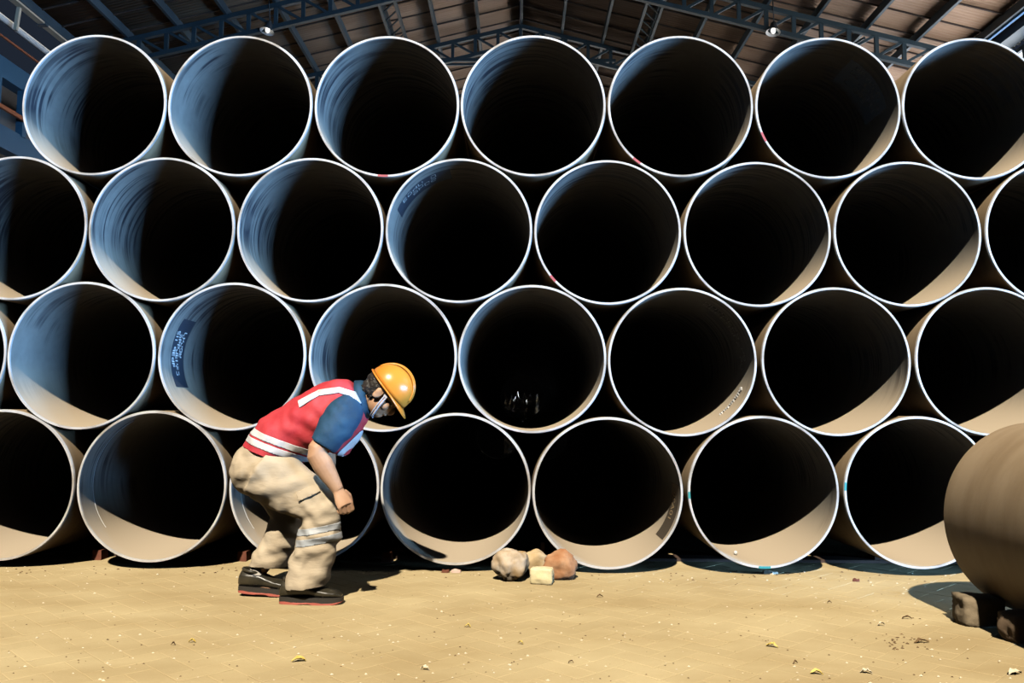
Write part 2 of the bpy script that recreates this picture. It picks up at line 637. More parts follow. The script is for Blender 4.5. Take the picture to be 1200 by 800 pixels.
for (x, z, w, h) in ((10.62, RZ - S * 10.6 - 0.2, 0.02, 0.3), (10.8, RZ - S * 10.6 - 0.34, 0.38, 0.02), (10.98, RZ - S * 10.6 - 0.2, 0.02, 0.3)):
    box(bm, (x, 17.8, z), (w, 29.6, h))
g_ = from_bm('gutter', bm, M_PURLIN)
tag(g_, 'long dark gutter along the right edge of the roof', 'gutter')
bar_obj('edge_strip', (10.45, 3, RZ - S * 10.35 - 0.24), (10.45, 32.5, RZ - S * 10.35 - 0.24), 0.06, 0.06, M_BRIGHTBLUE, g_)

# left side: white tube, beige beam, blue crane girder
bm = bmesh.new()
tube(bm, [(-10.85, 6, 0.95 + 8.17), (-10.85, 32, 0.95 + 8.17)], 0.07, 12)
tag(from_bm('white_tube', bm, M_WHITEPIPE, None, True), 'white painted tube running along the upper left corner', 'tube')
bb = empty('beige_beam', (-10.5, 18, 0.95 + 8.5))
tag(bb, 'beige steel beam with dark clamps in the upper left corner', 'beam')
bar_obj('beam', (-10.45, 6, 0.95 + 8.46), (-10.45, 32, 0.95 + 8.46), 0.15, 0.14, M_BEIGE, bb)
for y in range(14, 30, 2):
    bar_obj('clamp', (-10.45, y - 0.06, 0.95 + 8.46), (-10.45, y + 0.06, 0.95 + 8.46), 0.19, 0.18, M_PURLIN, bb)
    bar_obj('hanger', (-10.55, y + 1.2, 0.95 + 7.9), (-10.5, y + 1.2, 0.95 + 8.42), 0.07, 0.07, M_BEIGE, bb)
bar_obj('conduit', (-11.0, 6, 0.95 + 7.9), (-11.0, 32, 0.95 + 7.9), 0.04, 0.04, M_ORANGE, bb)
cg = empty('crane_girder', (-11.5, 18, 0.95 + 6.7))
tag(cg, 'blue lattice crane girder along the left wall', 'girder')
M_GIRD = noise_mat('girder_blue', (0.03, 0.10, 0.17), (0.05, 0.14, 0.22), (0.6, 0.6, 0.6), 3, 0.45)
bar_obj('top_flange', (-11.5, 6, 0.95 + 7.5), (-11.5, 32, 0.95 + 7.5), 0.3, 0.46, M_GIRD, cg)
bar_obj('bottom_flange', (-11.5, 6, 0.95 + 5.98), (-11.5, 32, 0.95 + 5.98), 0.3, 0.5, M_GIRD, cg)
for i in range(24):
    y = 8 + i * 1.0
    bar_obj('stiffener', (-11.4, y, 0.95 + 6.2), (-11.4, y, 0.95 + 7.3), 0.16, 0.16, M_GIRD, cg)
bar_obj('conductor_rail', (-11.25, 6, 0.95 + 6.56), (-11.25, 32, 0.95 + 6.56), 0.06, 0.09, M_ORANGE, cg)
# unseen wall added behind the camera to block low sky and shade near ground
bm = bmesh.new()
box(bm, (-4.0, -4.3, 3.3), (20, 0.3, 6.6))
tag(from_bm('wall_front', bm, M_WALL), 'unseen wall added behind the camera to shade the near ground', None, kind='structure')
bm = bmesh.new()  # unseen gate surround, added to frame the assumed blue light
grot = Matrix((gx, gn, Vector((0, 0, 1)))).transposed()
gc = Vector((18.8, -3.3, 0)) + gn * 0.25
box(bm, gc + Vector((0, 0, 3.4)), (15, 0.2, 0.9), grot)
for s_ in (-1, 1):
    box(bm, gc + gx * (s_ * 7.1) + Vector((0, 0, 1.5)), (0.8, 0.2, 3.0), grot)
tag(from_bm('wall_assumed_gate', bm, M_WALL), 'unseen wall added around the assumed gate light', None, kind='structure')
bm = bmesh.new(); box(bm, (0, 18.3, 2.2), (20, 0.2, 4.4))  # added near-black wall that keeps the view through the pipes dark
tag(from_bm('wall_blackout', bm, mat('blackout_dark', (0.02, 0.018, 0.016), 0.95)), 'low wall added behind the pipes to darken the view through them', None, kind='structure')

# ------------------------------------------------------------------ the pipe stack
RAD, WT, LEN, D = 0.4565, 0.0165, 12.0, 5.226
PIPES = {
    1: [(-2.682, 1.917), (-1.759, 1.916), (-0.836, 1.920), (0.083, 1.929), (1.006, 1.931), (1.929, 1.926), (2.845, 1.926), (3.775, 1.926)],
    2: [(-3.142, 1.133), (-2.220, 1.126), (-1.300, 1.131), (-0.374, 1.132), (0.549, 1.128), (1.473, 1.121), (2.392, 1.117), (3.330, 1.130)],
    3: [(-3.600, 0.336), (-2.684, 0.337), (-1.755, 0.343), (-0.828, 0.340), (0.084, 0.337), (1.004, 0.327), (1.941, 0.335), (2.876, 0.342)],
    4: [(-4.065, -0.453), (-3.140, -0.453), (-2.215, -0.453), (-1.289, -0.453), (-0.372, -0.453), (0.547, -0.470), (1.485, -0.455), (2.425, -0.450), (3.362, -0.450)]}
for _ in range(400):                        # let the pipes just touch, none pressed into another
    for ra in (1, 2, 3, 4):
        for i in range(len(PIPES[ra])):
            for rb in (ra, ra + 1):
                if rb > 4:
                    continue
                for j in range(len(PIPES[rb])):
                    if rb == ra and j <= i:
                        continue
                    (xa, za), (xb, zb) = PIPES[ra][i], PIPES[rb][j]
                    dx, dz = xb - xa, zb - za
                    d_ = math.hypot(dx, dz)
                    if d_ < 2 * RAD + 0.0008:
                        k_ = (2 * RAD + 0.0012 - d_) / d_
                        if rb == 4 and ra != 4:
                            PIPES[ra][i] = (xa - dx * k_, za - dz * k_)
                        else:
                            PIPES[ra][i] = (xa - dx * k_ / 2, za - dz * k_ / 2)
                            PIPES[rb][j] = (xb + dx * k_ / 2, zb + dz * k_ / 2)
bm = bmesh.new()
ROTX = Matrix.Rotation(-PI / 2, 4, 'X')      # lathe z -> world +y
lathe(bm, [(RAD, 0.012), (RAD, 0.4), (RAD, 3), (RAD, LEN), (RAD - WT, LEN), (RAD - WT, 3), (RAD - WT, 0.4), (RAD - WT, 0.012)], 112, ROTX, close=True)
bmesh.ops.recalc_face_normals(bm, faces=bm.faces)
for f in bm.faces:
    f.smooth = True
    c = f.calc_center_median()
    f.material_index = 0 if math.hypot(c.x, c.z) > RAD - WT * 0.6 else 1
for e in bm.edges:
    if len(e.link_faces) == 2 and e.calc_face_angle(0) > 0.6:
        e.smooth = False
tube_me = bpy.data.meshes.new('pipe_wall')
bm.to_mesh(tube_me); bm.free()
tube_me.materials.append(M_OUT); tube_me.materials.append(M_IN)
bm = bmesh.new()
lathe(bm, [(RAD, 0.012), (RAD - 0.0035, 0.0), (RAD - WT + 0.001, 0.0), (RAD - WT, 0.012)], 112, ROTX)
bmesh.ops.recalc_face_normals(bm, faces=bm.faces)
rim_me = bpy.data.meshes.new('machined_rim')
bm.to_mesh(rim_me); bm.free()
rim_me.materials.append(M_RIM)
ORD = ['first', 'second', 'third', 'fourth', 'fifth', 'sixth', 'seventh', 'eighth', 'ninth']
ROWN = {1: 'the top row', 2: 'the second row', 3: 'the third row', 4: 'the bottom row'}
EXTRA = {(2, 0): 'cut by the left edge', (2, 7): 'cut by the right picture edge', (3, 0): 'a mere sliver',
         (3, 7): 'cut by the right picture edge', (4, 1): 'cut by the left picture edge', (4, 3): 'behind the bending man',
         (3, 3): 'behind the orange helmet', (3, 4): 'with glinting film deep inside', (1, 0): 'beside the blue girder',
         (4, 5): 'right of the broken stones', (4, 7): 'half behind the loose foreground pipe',
         (3, 2): 'with white stencilling inside'}
pipes = {}
for row, lst in PIPES.items():
    for i, (x, z) in enumerate(lst):
        p = empty('steel_pipe', (x, D + random.uniform(-0.003, 0.003), z + 0.95))
        n = i if row == 4 else i + 1        # number from the left picture edge
        if row == 4 and i == 0:
            lab = 'steel pipe of the bottom row lying just outside the left picture edge'
        elif row == 1 and i == 7:
            lab = 'steel pipe of the top row lying just outside the right picture edge'
        elif row == 4 and i == 8:
            lab = 'steel pipe of the bottom row hidden behind the loose foreground pipe'
        else:
            lab = 'large open steel pipe, %s from left in %s of the stack' % (ORD[n - 1], ROWN[row])
            key = (row, i - 1 + 1) if row != 4 else (row, i)
            if key in EXTRA:
                lab = 'large steel pipe, %s from left in %s, %s' % (ORD[n - 1], ROWN[row], EXTRA[key])
        tag(p, lab, 'pipe', 'stacked steel pipes')
        ang = random.uniform(0, 2 * PI)
        for nm, me in (('pipe_wall', tube_me), ('machined_rim', rim_me)):
            o = bpy.data.objects.new(nm, me)
            C.objects.link(o)
            o.parent = p
            o.rotation_euler = (0, ang, 0)
        pipes[(row, i)] = p


def inner_map(a, y, r):
    """angle (deg, 0 right, 90 up), depth, radius -> local point"""
    return Vector((r * math.cos(a), y, r * math.sin(a)))


def curved_patch(pipe, name, a0, a1, y0, y1, m, lift=0.0012, n=24, thick=0.0006):
    bm = bmesh.new()
    r = RAD - WT - lift
    rows = [[bm.verts.new(inner_map(math.radians(a0 + (a1 - a0) * k / n), y, r)) for k in range(n + 1)] for y in (y0, y1)]
    for k in range(n):
        bm.faces.new((rows[0][k], rows[0][k + 1], rows[1][k + 1], rows[1][k]))
    solidify(bm, geom=bm.faces[:], thickness=thick)
    return from_bm(name, bm, m, pipe, rel=False)


def stencil(pipe, a0, a1, y0, lines, lh, m, rnd, name='stencil_marks', lift=0.003):
    """rows of small illegible stencilled characters around the inner wall"""
    bm = bmesh.new()
    r = RAD - WT - lift
    sgn = 1 if a1 > a0 else -1
    arc = abs(math.radians(a1 - a0)) * r

    def seg(u0, v0, u1, v1, w=0.0035):
        P0, P1 = Vector((u0, v0)), Vector((u1, v1))
        d = (P1 - P0).normalized()
        nn = Vector((-d.y, d.x)) * w
        q = [P0 - nn, P1 - nn, P1 + nn, P0 + nn]
        vs_ = [bm.verts.new(inner_map(math.radians(a0) + sgn * c.x / r, c.y, r)) for c in q]
        bm.faces.new(vs_)
    cw, ch = lh * 0.62, lh
    for li, frac in enumerate(lines):
        u = rnd.uniform(0, 0.02)
        v = y0 + li * lh * 1.5
        while u < arc * frac:
            if rnd.random() < 0.85:
                pts = {'a': (u, v), 'b': (u + cw, v), 'c': (u + cw, v + ch / 2), 'd': (u + cw, v + ch), 'e': (u, v + ch), 'f': (u, v + ch / 2)}
                for s_ in rnd.sample(['ab', 'bc', 'cd', 'de', 'ef', 'fa', 'fc'], rnd.choice((3, 4, 5))):
                    seg(*pts[s_[0]], *pts[s_[1]])
            u += cw * 1.55
    solidify(bm, geom=bm.faces[:], thickness=0.0004)
    return tag(from_bm(name, bm, m, pipe, rel=False), kind='stuff')


rs = random.Random(3)
# third row, second whole pipe: dark patch with three lines of white stencil
curved_patch(pipes[(3, 2)], 'stencil_patch', 146, 205, 0.16, 0.36, M_STEN_B)
stencil(pipes[(3, 2)], 157, 192, 0.175, [0.9, 0.98, 0.75], 0.036, M_STEN_W, rs)
# second row, fourth: dark patch upper left
curved_patch(pipes[(2, 3)], 'stencil_patch', 100, 158, 0.16, 0.38, M_STEN_B)
stencil(pipes[(2, 3)], 112, 154, 0.18, [0.9, 0.7], 0.05, M_STEN_G, rs)
# top row, sixth: right upper patch
curved_patch(pipes[(1, 5)], 'stencil_patch', 8, 60, 0.16, 0.50, M_STEN_B)
stencil(pipes[(1, 5)], 54, 12, 0.19, [0.8, 1.0, 0.9, 0.7], 0.045, M_STEN_G, rs)
# third row, sixth from picture edge: long arc of faint print and a white scribble
stencil(pipes[(3, 5)], 66, -4, 0.2, [1.0, 0.95], 0.05, M_STEN_G, rs)
bm = bmesh.new()
pts = []
for k in range(60):
    t = k / 59
    pts.append(inner_map(math.radians(-20 - 27 * t), 0.20 + 0.12 * t + 0.035 * math.sin(k * 1.35) * (1 - 0.6 * t), RAD - WT - 0.003))
tube(bm, pts, 0.005, 6)
from_bm('chalk_scribble', bm, M_STEN_W, pipes[(3, 5)], rel=False)
# bottom row: number lettering on the right inside
curved_patch(pipes[(4, 5)], 'stencil_patch', -40, 6, 0.05, 0.30, mat('brown_stain', (0.09, 0.07, 0.05), 0.7))
cu = bpy.data.curves.new('txt', 'FONT')
cu.body = '10A20'
cu.size = 1
cu.resolution_u = 3
to = bpy.data.objects.new('txt', cu)
C.objects.link(to)
me = bpy.data.meshes.new_from_object(to.evaluated_get(bpy.context.evaluated_depsgraph_get()))
bpy.data.objects.remove(to)
bm = bmesh.new()
bm.from_mesh(me)
xs = [v.co.x for v in bm.verts]
x0, x1 = min(xs), max(xs)
bmesh.ops.triangulate(bm, faces=bm.faces[:])
for v in bm.verts:
    u = (v.co.x - x0) / (x1 - x0)
    v.co = inner_map(math.radians(-23 + 22 * u), 0.24 - 0.13 * v.co.y, RAD - WT - 0.003)
from_bm('stencil_number', bm, M_STEN_T, pipes[(4, 5)], rel=False)
# scribed bright rings, paint dabs on the rims
for key in ((4, 2), (4, 3)):
    bm = bmesh.new()
    tube(bm, [inner_map(math.radians(118 + 100 * k / 40), 0.17, RAD - WT - 0.0005) for k in range(41)], 0.0016, 5)
    from_bm('scribed_line', bm, M_STEN_W, pipes[key], rel=False)


def rim_dab(key, a, da, m):
    bm = bmesh.new()
    n = 6
    for r0, r1 in ((RAD - WT + 0.001, RAD - 0.002),):
        A = [math.radians(a + da * (k / n - 0.5)) for k in range(n + 1)]
        v0 = [bm.verts.new((r0 * math.cos(q), -0.0015, r0 * math.sin(q))) for q in A]
        v1 = [bm.verts.new((r1 * math.cos(q), -0.0015, r1 * math.sin(q))) for q in A]
        for k in range(n):
            bm.faces.new((v0[k], v0[k + 1], v1[k + 1], v1[k]))
    solidify(bm, geom=bm.faces[:], thickness=0.001)
    from_bm('paint_dab', bm, m, pipes[key], rel=False)


rim_dab((4, 6), 270, 9, M_TEAL)
rim_dab((4, 6), 183, 5, M_TEAL)
rim_dab((4, 7), 176, 6, M_TEAL)
rim_dab((1, 2), 268, 8, M_PINK)
rim_dab((1, 4), 232, 7, M_PINK)
rim_dab((2, 4), 221, 6, M_PINK)
rim_dab((1, 5), 205, 8, M_PINK)

# glinting plastic film lying at the far end of the pipe in the third row
M_FILM = mat('glinting_film', (0.95, 0.96, 1.0), 0.08, metal=0.85)
M_FILM.node_tree.nodes['Principled BSDF'].inputs['Roughness'].default_value = 0.2
px_, pz_ = PIPES[3][4]
bm = bmesh.new()
rf = random.Random(11)
n = 22
gv = [[None] * n for _ in range(n)]
for i in range(n):
    for j in range(n):
        gv[i][j] = bm.verts.new((px_ + 0.36 * (2 * i / (n - 1) - 1) + rf.uniform(-.012, .012), 17.85 + rf.uniform(-.03, .03) + 0.06 * math.sin(i * 0.9) + 0.12 * (1 - j / n),
                                 (0.02 + 1.42 * j / (n - 1)) * (1 - 0.13 * abs(math.sin(i * 0.8))) + rf.uniform(-.012, .012)))
for i in range(n - 1):
    for j in range(n - 1):
        bm.faces.new((gv[i][j], gv[i + 1][j], gv[i + 1][j + 1]))
        bm.faces.new((gv[i][j], gv[i + 1][j + 1], gv[i][j + 1]))
fo = from_bm('plastic_film', bm, M_FILM)
tag(fo, 'crumpled glinting film seen through a third-row pipe beyond its far end', 'film')

# timber sleepers, shims and red wedges under the stack
def sleeper(x0, x1, lab):
    bm = bmesh.new()
    box(bm, ((x0 + x1) / 2, D + 0.55, 0.0085), (x1 - x0, 0.16, 0.019))
    bmesh.ops.bevel(bm, geom=bm.edges[:], offset=0.003, segments=1)
    tag(from_bm('timber_sleeper', bm, M_TIMBER), lab, 'timber', 'timber sleepers under the stack')


sleeper(-4.5, -0.02, 'long dark timber sleeper under the left half of the pipe stack')
sleeper(0.02, 3.8, 'long dark timber sleeper under the right half of the pipe stack')
for i, (x, z) in enumerate(PIPES[4]):
    h = z + 0.95 - RAD - 0.018
    if h > 0.004:
        bm = bmesh.new()
        box(bm, (x, D + 0.55, 0.018 + h / 2), (0.16, 0.12, h))
        o = from_bm('timber_shim', bm, M_TIMBER)
        tag(o, 'thin dark timber shim under the %s pipe of the bottom row' % (['outermost left', 'first', 'second', 'third', 'fourth', 'fifth', 'sixth', 'seventh', 'hidden last'][i]), 'shim', 'timber shims under the stack')
WL = ['between the first and second bottom pipes', 'between the second bottom pipe and the one behind the man', 'right of the bending man, under the third and fourth bottom pipes',
      'behind the broken stones, under the fourth and fifth bottom pipes']
for (xa, lab) in zip((-2.68, -1.752, -0.83, 0.10), WL):
    bm = bmesh.new()
    h = 0.062
    for s in (-1, 1):
        pass
    v = [bm.verts.new(p) for p in ((-0.032, -0.05, 0), (0.032, -0.05, 0), (0.032, 0.05, 0), (-0.032, 0.05, 0),
                                   (-0.027, -0.045, h), (0.027, -0.045, h), (0.027, 0.045, h), (-0.027, 0.045, h))]
    for f in ((0, 1, 2, 3), (4, 5, 6, 7), (0, 1, 5, 4), (1, 2, 6, 5), (2, 3, 7, 6), (3, 0, 4, 7)):
        bm.faces.new([v[q] for q in f])
    bmesh.ops.bevel(bm, geom=bm.edges[:], offset=0.004, segments=1)
    bmesh.ops.transform(bm, matrix=Matrix.Translation((xa, D + 0.36, 0.0)), verts=bm.verts)
    tag(from_bm('red_wedge', bm, M_REDBRICK), 'rust-red wedge block ' + lab, 'wedge', 'red wedge blocks')
# rail behind the wedges
bm = bmesh.new()
box(bm, (-2.2, D + 0.72, 0.016), (4.4, 0.06, 0.034))
tag(from_bm('rust_rail', bm, noise_mat('dark_rust', (0.045, 0.022, 0.015), (0.10, 0.045, 0.03), (2, 9, 9), 4, 0.8)), 'dark rusty bar lying under the pipes behind the red wedges', 'bar')
o = bar_obj('iron_stake', (0.165, D + 0.3, 0.0), (0.165, D + 0.3, 0.14), 0.025, 0.025, M_TIMBER)
tag(o, 'short dark upright stake behind the broken stones', 'stake')

# ------------------------------------------------------------------ the loose pipe at the right, parallel to the stack
FX, FY, FZ = 2.517, 4.205, 0.473
lp = empty('steel_pipe', (FX, FY, FZ))
tag(lp, 'loose rusty brown steel pipe lying in the right foreground', 'pipe')
bm = bmesh.new()
lathe(bm, [(RAD, -0.004), (RAD, -0.3), (RAD, -2), (RAD, -6.0), (RAD - WT, -6.0), (RAD - WT, -2), (RAD - WT, -0.3), (RAD - WT, -0.004)], 128, ROTX, close=True)
bmesh.ops.recalc_face_normals(bm, faces=bm.faces)
for f in bm.faces:
    f.smooth = True
    c = f.calc_center_median()
    f.material_index = 0 if math.hypot(c.x, c.z) > RAD - WT * 0.6 else 1
for e in bm.edges:
    if len(e.link_faces) == 2 and e.calc_face_angle(0) > 0.6:
        e.smooth = False
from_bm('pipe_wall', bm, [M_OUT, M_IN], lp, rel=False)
bm = bmesh.new()
lathe(bm, [(RAD, -0.004), (RAD - 0.003, 0.0), (RAD - WT, 0.0), (RAD - WT, -0.004)], 128, ROTX)
from_bm('machined_rim', bm, M_RIM, lp, rel=False)
for i, y in enumerate((3.2, 0.4)):
    bm = bmesh.new()
    box(bm, (FX, y, 0.008), (0.5, 0.12, 0.016))
    tag(from_bm('timber_batten', bm, M_TIMBER), 'flat timber batten under the loose pipe, %s one' % ('farther' if i == 0 else 'nearer'), 'batten', 'battens under the loose pipe')


# ------------------------------------------------------------------ stones
def stone(name, loc, size, rotz, seed, m, lab, group, flat=0.0, lumps=0.22, cut=None):
    bm = bmesh.new()
    bmesh.ops.create_icosphere(bm, subdivisions=4, radius=1)
    rr = random.Random(seed)
    off = Vector((rr.uniform(0, 50), rr.uniform(0, 50), rr.uniform(0, 50)))
    for v in bm.verts:
        d = v.co.normalized()
        # squared-off lump
        q = max(abs(d.x), abs(d.y), abs(d.z))
        k = (1 - flat) + flat / q
        k *= 1 + lumps * noise.noise(d * 1.4 + off) + lumps * 0.35 * noise.noise(d * 4 + off) + lumps * 0.12 * noise.noise(d * 11 + off)
        v.co = Vector((d.x * size[0], d.y * size[1], d.z * size[2])) * k
    if cut:
        for co, no in cut:
            r = bmesh.ops.bisect_plane(bm, geom=bm.verts[:] + bm.edges[:] + bm.faces[:], plane_co=co, plane_no=no, clear_outer=True)
            bmesh.ops.holes_fill(bm, edges=[e for e in bm.edges if e.is_boundary])
    bmesh.ops.rotate(bm, matrix=Matrix.Rotation(rotz, 3, 'Z'), verts=bm.verts)
    zmin = min(v.co.z for v in bm.verts)
    zc = zmin + size[2] * 0.12
    bmesh.ops.bisect_plane(bm, geom=bm.verts[:] + bm.edges[:] + bm.faces[:], plane_co=(0, 0, zc), plane_no=(0, 0, -1), clear_outer=True)
    bmesh.ops.holes_fill(bm, edges=[e for e in bm.edges if e.is_boundary])
    bmesh.ops.translate(bm, vec=Vector(loc) - Vector((0, 0, zc)), verts=bm.verts)
    if name == 'chock_stone':               # its upper side leans on the pipe
        for v in bm.verts:
            d_ = Vector((v.co.x - FX, 0, v.co.z - FZ))
            if d_.length < RAD + 0.004:
                d_ = d_.normalized() * (RAD + 0.004)
                v.co.x, v.co.z = FX + d_.x, max(0.0, FZ + d_.z)
    o = from_bm(name, bm, m, None, True)
    for e in o.data.edges:
        pass
    tag(o, lab, 'stone', group)
    return o


def stone_mat(nm, a, b):
    return noise_mat(nm, a, b, (11, 11, 11), 5, 0.85, bump=0.5, bscale=(40, 40, 40), bdist=0.006)


GS = 'broken stones before the stack'
stone('broken_stone', (-0.035, 5.0, 0), (0.098, 0.085, 0.085), 0.15, 4, stone_mat('stone_tan', (0.42, 0.27, 0.12), (0.72, 0.62, 0.5)),
      'rounded tan stone with a whitish patch, leftmost of the four broken stones', GS, 0.25, 0.28)
stone('broken_stone', (0.105, 5.185, 0), (0.085, 0.055, 0.07), 0.3, 9, stone_mat('stone_cream', (0.52, 0.36, 0.17), (0.66, 0.5, 0.3)),
      'low yellowish stone squeezed between the tan and the reddish stones', GS, 0.2, 0.25)
stone('broken_stone', (0.252, 5.06, 0), (0.095, 0.07, 0.083), -0.2, 15, stone_mat('stone_red', (0.40, 0.17, 0.07), (0.62, 0.36, 0.2)),
      'reddish brown rounded stone, rightmost of the four broken stones', GS, 0.25, 0.26)
stone('broken_stone', (0.145, 4.93, 0), (0.066, 0.05, 0.047), -0.15, 21, stone_mat('stone_pale', (0.80, 0.66, 0.36), (0.9, 0.78, 0.5)),
      'small pale cream angular stone lying in front of the other three', GS, 0.75, 0.10)
stone('chock_stone', (2.14, 4.07, 0), (0.10, 0.085, 0.070), -0.1, 31, stone_mat('stone_grey', (0.17, 0.125, 0.075), (0.32, 0.25, 0.16)),
      'grey-brown flat-topped stone chocked against the loose foreground pipe', 'chock stones', 0.7, 0.12)
stone('chock_stone', (2.19, 3.78, 0), (0.11, 0.08, 0.065), 0.1, 37, stone_mat('stone_brown', (0.13, 0.085, 0.05), (0.24, 0.165, 0.1)),
      'dark brown chock stone cut by the right picture edge', 'chock stones', 0.5, 0.14)

# ------------------------------------------------------------------ the bending man
P0 = Vector((at(312, 545, 4.45).x, 4.45, 0))
man = None
M_SKIN = noise_mat('skin', (0.60, 0.34, 0.20), (0.70, 0.43, 0.27), (14, 14, 14), 3, 0.5)
M_TROUS = noise_mat('khaki_trousers', (0.56, 0.45, 0.31), (0.66, 0.55, 0.40), (7, 7, 7), 4, 0.85, bump=0.3, bscale=(16, 16, 40), bdist=0.012)
M_VEST = noise_mat('red_vest', (0.56, 0.035, 0.05), (0.68, 0.07, 0.085), (8, 8, 8), 4, 0.7, bump=0.35, bscale=(14, 14, 14), bdist=0.015)
M_SHIRT = noise_mat('blue_shirt', (0.008, 0.045, 0.10), (0.016, 0.08, 0.165), (9, 9, 9), 4, 0.75, bump=0.4, bscale=(16, 16, 16), bdist=0.015)
M_REFL = noise_mat('reflective_tape', (0.72, 0.70, 0.70), (0.86, 0.85, 0.86), (12, 12, 12), 3, 0.45)
M_REFL_G = noise_mat('grey_tape', (0.42, 0.45, 0.48), (0.56, 0.58, 0.60), (12, 12, 12), 3, 0.5)
M_HELM = mat('orange_helmet', (0.82, 0.285, 0.035), 0.28)
M_HAIR = noise_mat('black_hair', (0.012, 0.01, 0.009), (0.05, 0.042, 0.035), (50, 50, 50), 4, 0.5, bump=0.8, bscale=(70, 70, 70), bdist=0.01)
M_MASK = mat('white_strap', (0.68, 0.70, 0.82), 0.7)
M_LEATHER = noise_mat('black_leather', (0.022, 0.02, 0.014), (0.06, 0.05, 0.032), (12, 12, 12), 4, 0.32)
M_SOLE = mat('dark_sole', (0.035, 0.03, 0.025), 0.7)
M_SOLE_R = mat('red_sole', (0.55, 0.14, 0.10), 0.6)
M_SOCK = noise_mat('cream_sock', (0.68, 0.60, 0.5), (0.8, 0.74, 0.66), (60, 60, 60), 2, 0.9)
M_DGREY = mat('dark_band', (0.12, 0.12, 0.13), 0.8)

YM, YN, YF = 4.45, 4.36, 4.55
hf = Vector((0.615, 0, -0.79)).normalized()
hu = Vector((0.79, 0, 0.615)).normalized()
hs_ = Vector((0, 1, 0))
HC = at(451, 459, 4.42)
HR = Matrix((hf, hs_, hu)).transposed()        # local (front, side, up) -> world


def H(a, b, c):
    return HC + hf * a + hs_ * b + hu * c


# body: head, neck, trunk, arms, hands and legs as one surface
bm = bmesh.new()
ell(bm, H(-0.01, 0, 0.018), (0.098, 0.077, 0.098), HR)
ell(bm, H(0.035, 0, -0.045), (0.062, 0.062, 0.075), HR)
ell(bm, H(0.05, 0, -0.088), (0.042, 0.042, 0.034), HR)       # jaw and chin
ell(bm, H(0.078, 0, 0.008), (0.022, 0.05, 0.018), HR)        # brow
ell(bm, H(0.098, 0, -0.035), (0.022, 0.014, 0.026), HR)      # nose
ell(bm, H(0.09, 0, -0.068), (0.013, 0.026, 0.010), HR)       # lips
for s in (-1, 1):
    ell(bm, H(-0.005, s * 0.079, -0.022), (0.020, 0.009, 0.034), HR @ Euler((0, 0.25, 0)).to_matrix())
    ell(bm, H(-0.012, s * 0.084, -0.012), (0.016, 0.008, 0.022), HR)
    ell(bm, H(0.055, s * 0.045, -0.035), (0.03, 0.025, 0.03), HR)
limb(bm, [(at(412, 472, YM), 0.07, 0.075), (at(424, 467, YM), 0.060, 0.062), (at(436, 462, 4.44), 0.058, 0.058), (at(447, 459, 4.43), 0.06, 0.058)])
TORSO = [((312, 543), .125, .155), ((328, 518), .125, .155), ((352, 502), .13, .16), ((386, 485), .135, .175), ((408, 473), .11, .17), ((422, 467), .07, .10)]
limb(bm, [(at(*p, YM), t, w) for p, t, w in TORSO], 24)
# right arm (towards the camera)
SH, EL, WR = at(402, 484, 4.29), at(371, 532, 4.22), at(396, 574, 4.235)
limb(bm, [(SH, .06, .06), (SH.lerp(EL, .5), .052, .05), (EL + Vector((0, 0, .02)), .046, .045), (EL, .05, .046), (EL.lerp(WR, .3), .052, .046), (EL.lerp(WR, .7), .040, .036), (WR, .030, .026)])
# left arm (behind, its hand on the far thigh)
SH2, EL2, WR2 = at(408, 486, 4.62), at(384, 528, 4.68), at(382, 574, 4.62)
limb(bm, [(SH2, .06, .06), (SH2.lerp(EL2, .5), .052, .05), (EL2, .046, .044), (EL2.lerp(WR2, .3), .048, .044), (EL2.lerp(WR2, .7), .038, .034), (WR2, .030, .026)])


def hand(bm, W, d, back, side, sgn):
    """W wrist, d direction of the hand, back = out of the back of the hand, side = toward the thumb"""
    def p(a, b, c):
        return W + d * a + side * b + back * c
    rings = []
    for a, hw, ht in ((-0.01, .026, .022), (0.02, .032, .021), (0.055, .041, .020), (0.085, .042, .018)):
        rings.append([p(a, hw * math.cos(q), ht * math.sin(q)) for q in [2 * PI * k / 14 for k in range(14)]])
    loft(bm, rings)
    for k, (b, l1, l2, l3) in enumerate(((0.031, .038, .026, .020), (0.011, .042, .029, .021), (-0.010, .039, .027, .020), (-0.030, .031, .021, .018))):
        a0 = Vector((0.080, b, 0.003))
        pts, ang = [p(*a0)], 0.55 + 0.05 * k
        cur = a0.copy()
        for L_ in (l1, l2, l3):
            cur = cur + Vector((math.cos(ang) * L_, 0, -math.sin(ang) * L_))
            pts.append(p(*cur))
            ang += 0.95
        tube(bm, pts, [.0105, .0098, .0090, .0076], 10)
        ell(bm, pts[-1], (.0074,) * 3, None, 8, 6)
        ell(bm, pts[1], (.0105,) * 3, None, 8, 6)
    th = [p(0.018, 0.026, -0.004), p(0.045, 0.046, -0.020), p(0.072, 0.047, -0.036), p(0.092, 0.036, -0.046)]
    tube(bm, th, [.015, .0125, .011, .0085], 10)
    ell(bm, th[-1], (.0085,) * 3, None, 8, 6)


hd = (at(409, 601, 4.22) - WR).normalized()
hb = Vector((0.45, -0.86, 0.2)); hb = (hb - hd * hb.dot(hd)).normalized()
hside = hb.cross(hd).normalized()
if hside.x < 0:
    hside = -hside
hand(bm, WR, hd, hb, hside, 1)
hd2 = (at(384, 600, 4.6) - WR2).normalized()
hb2 = Vector((0.3, 0.9, 0.3)); hb2 = (hb2 - hd2 * hb2.dot(hd2)).normalized()
hs2 = hb2.cross(hd2).normalized()
if hs2.x < 0:
    hs2 = -hs2
hand(bm, WR2, hd2, hb2, hs2, -1)
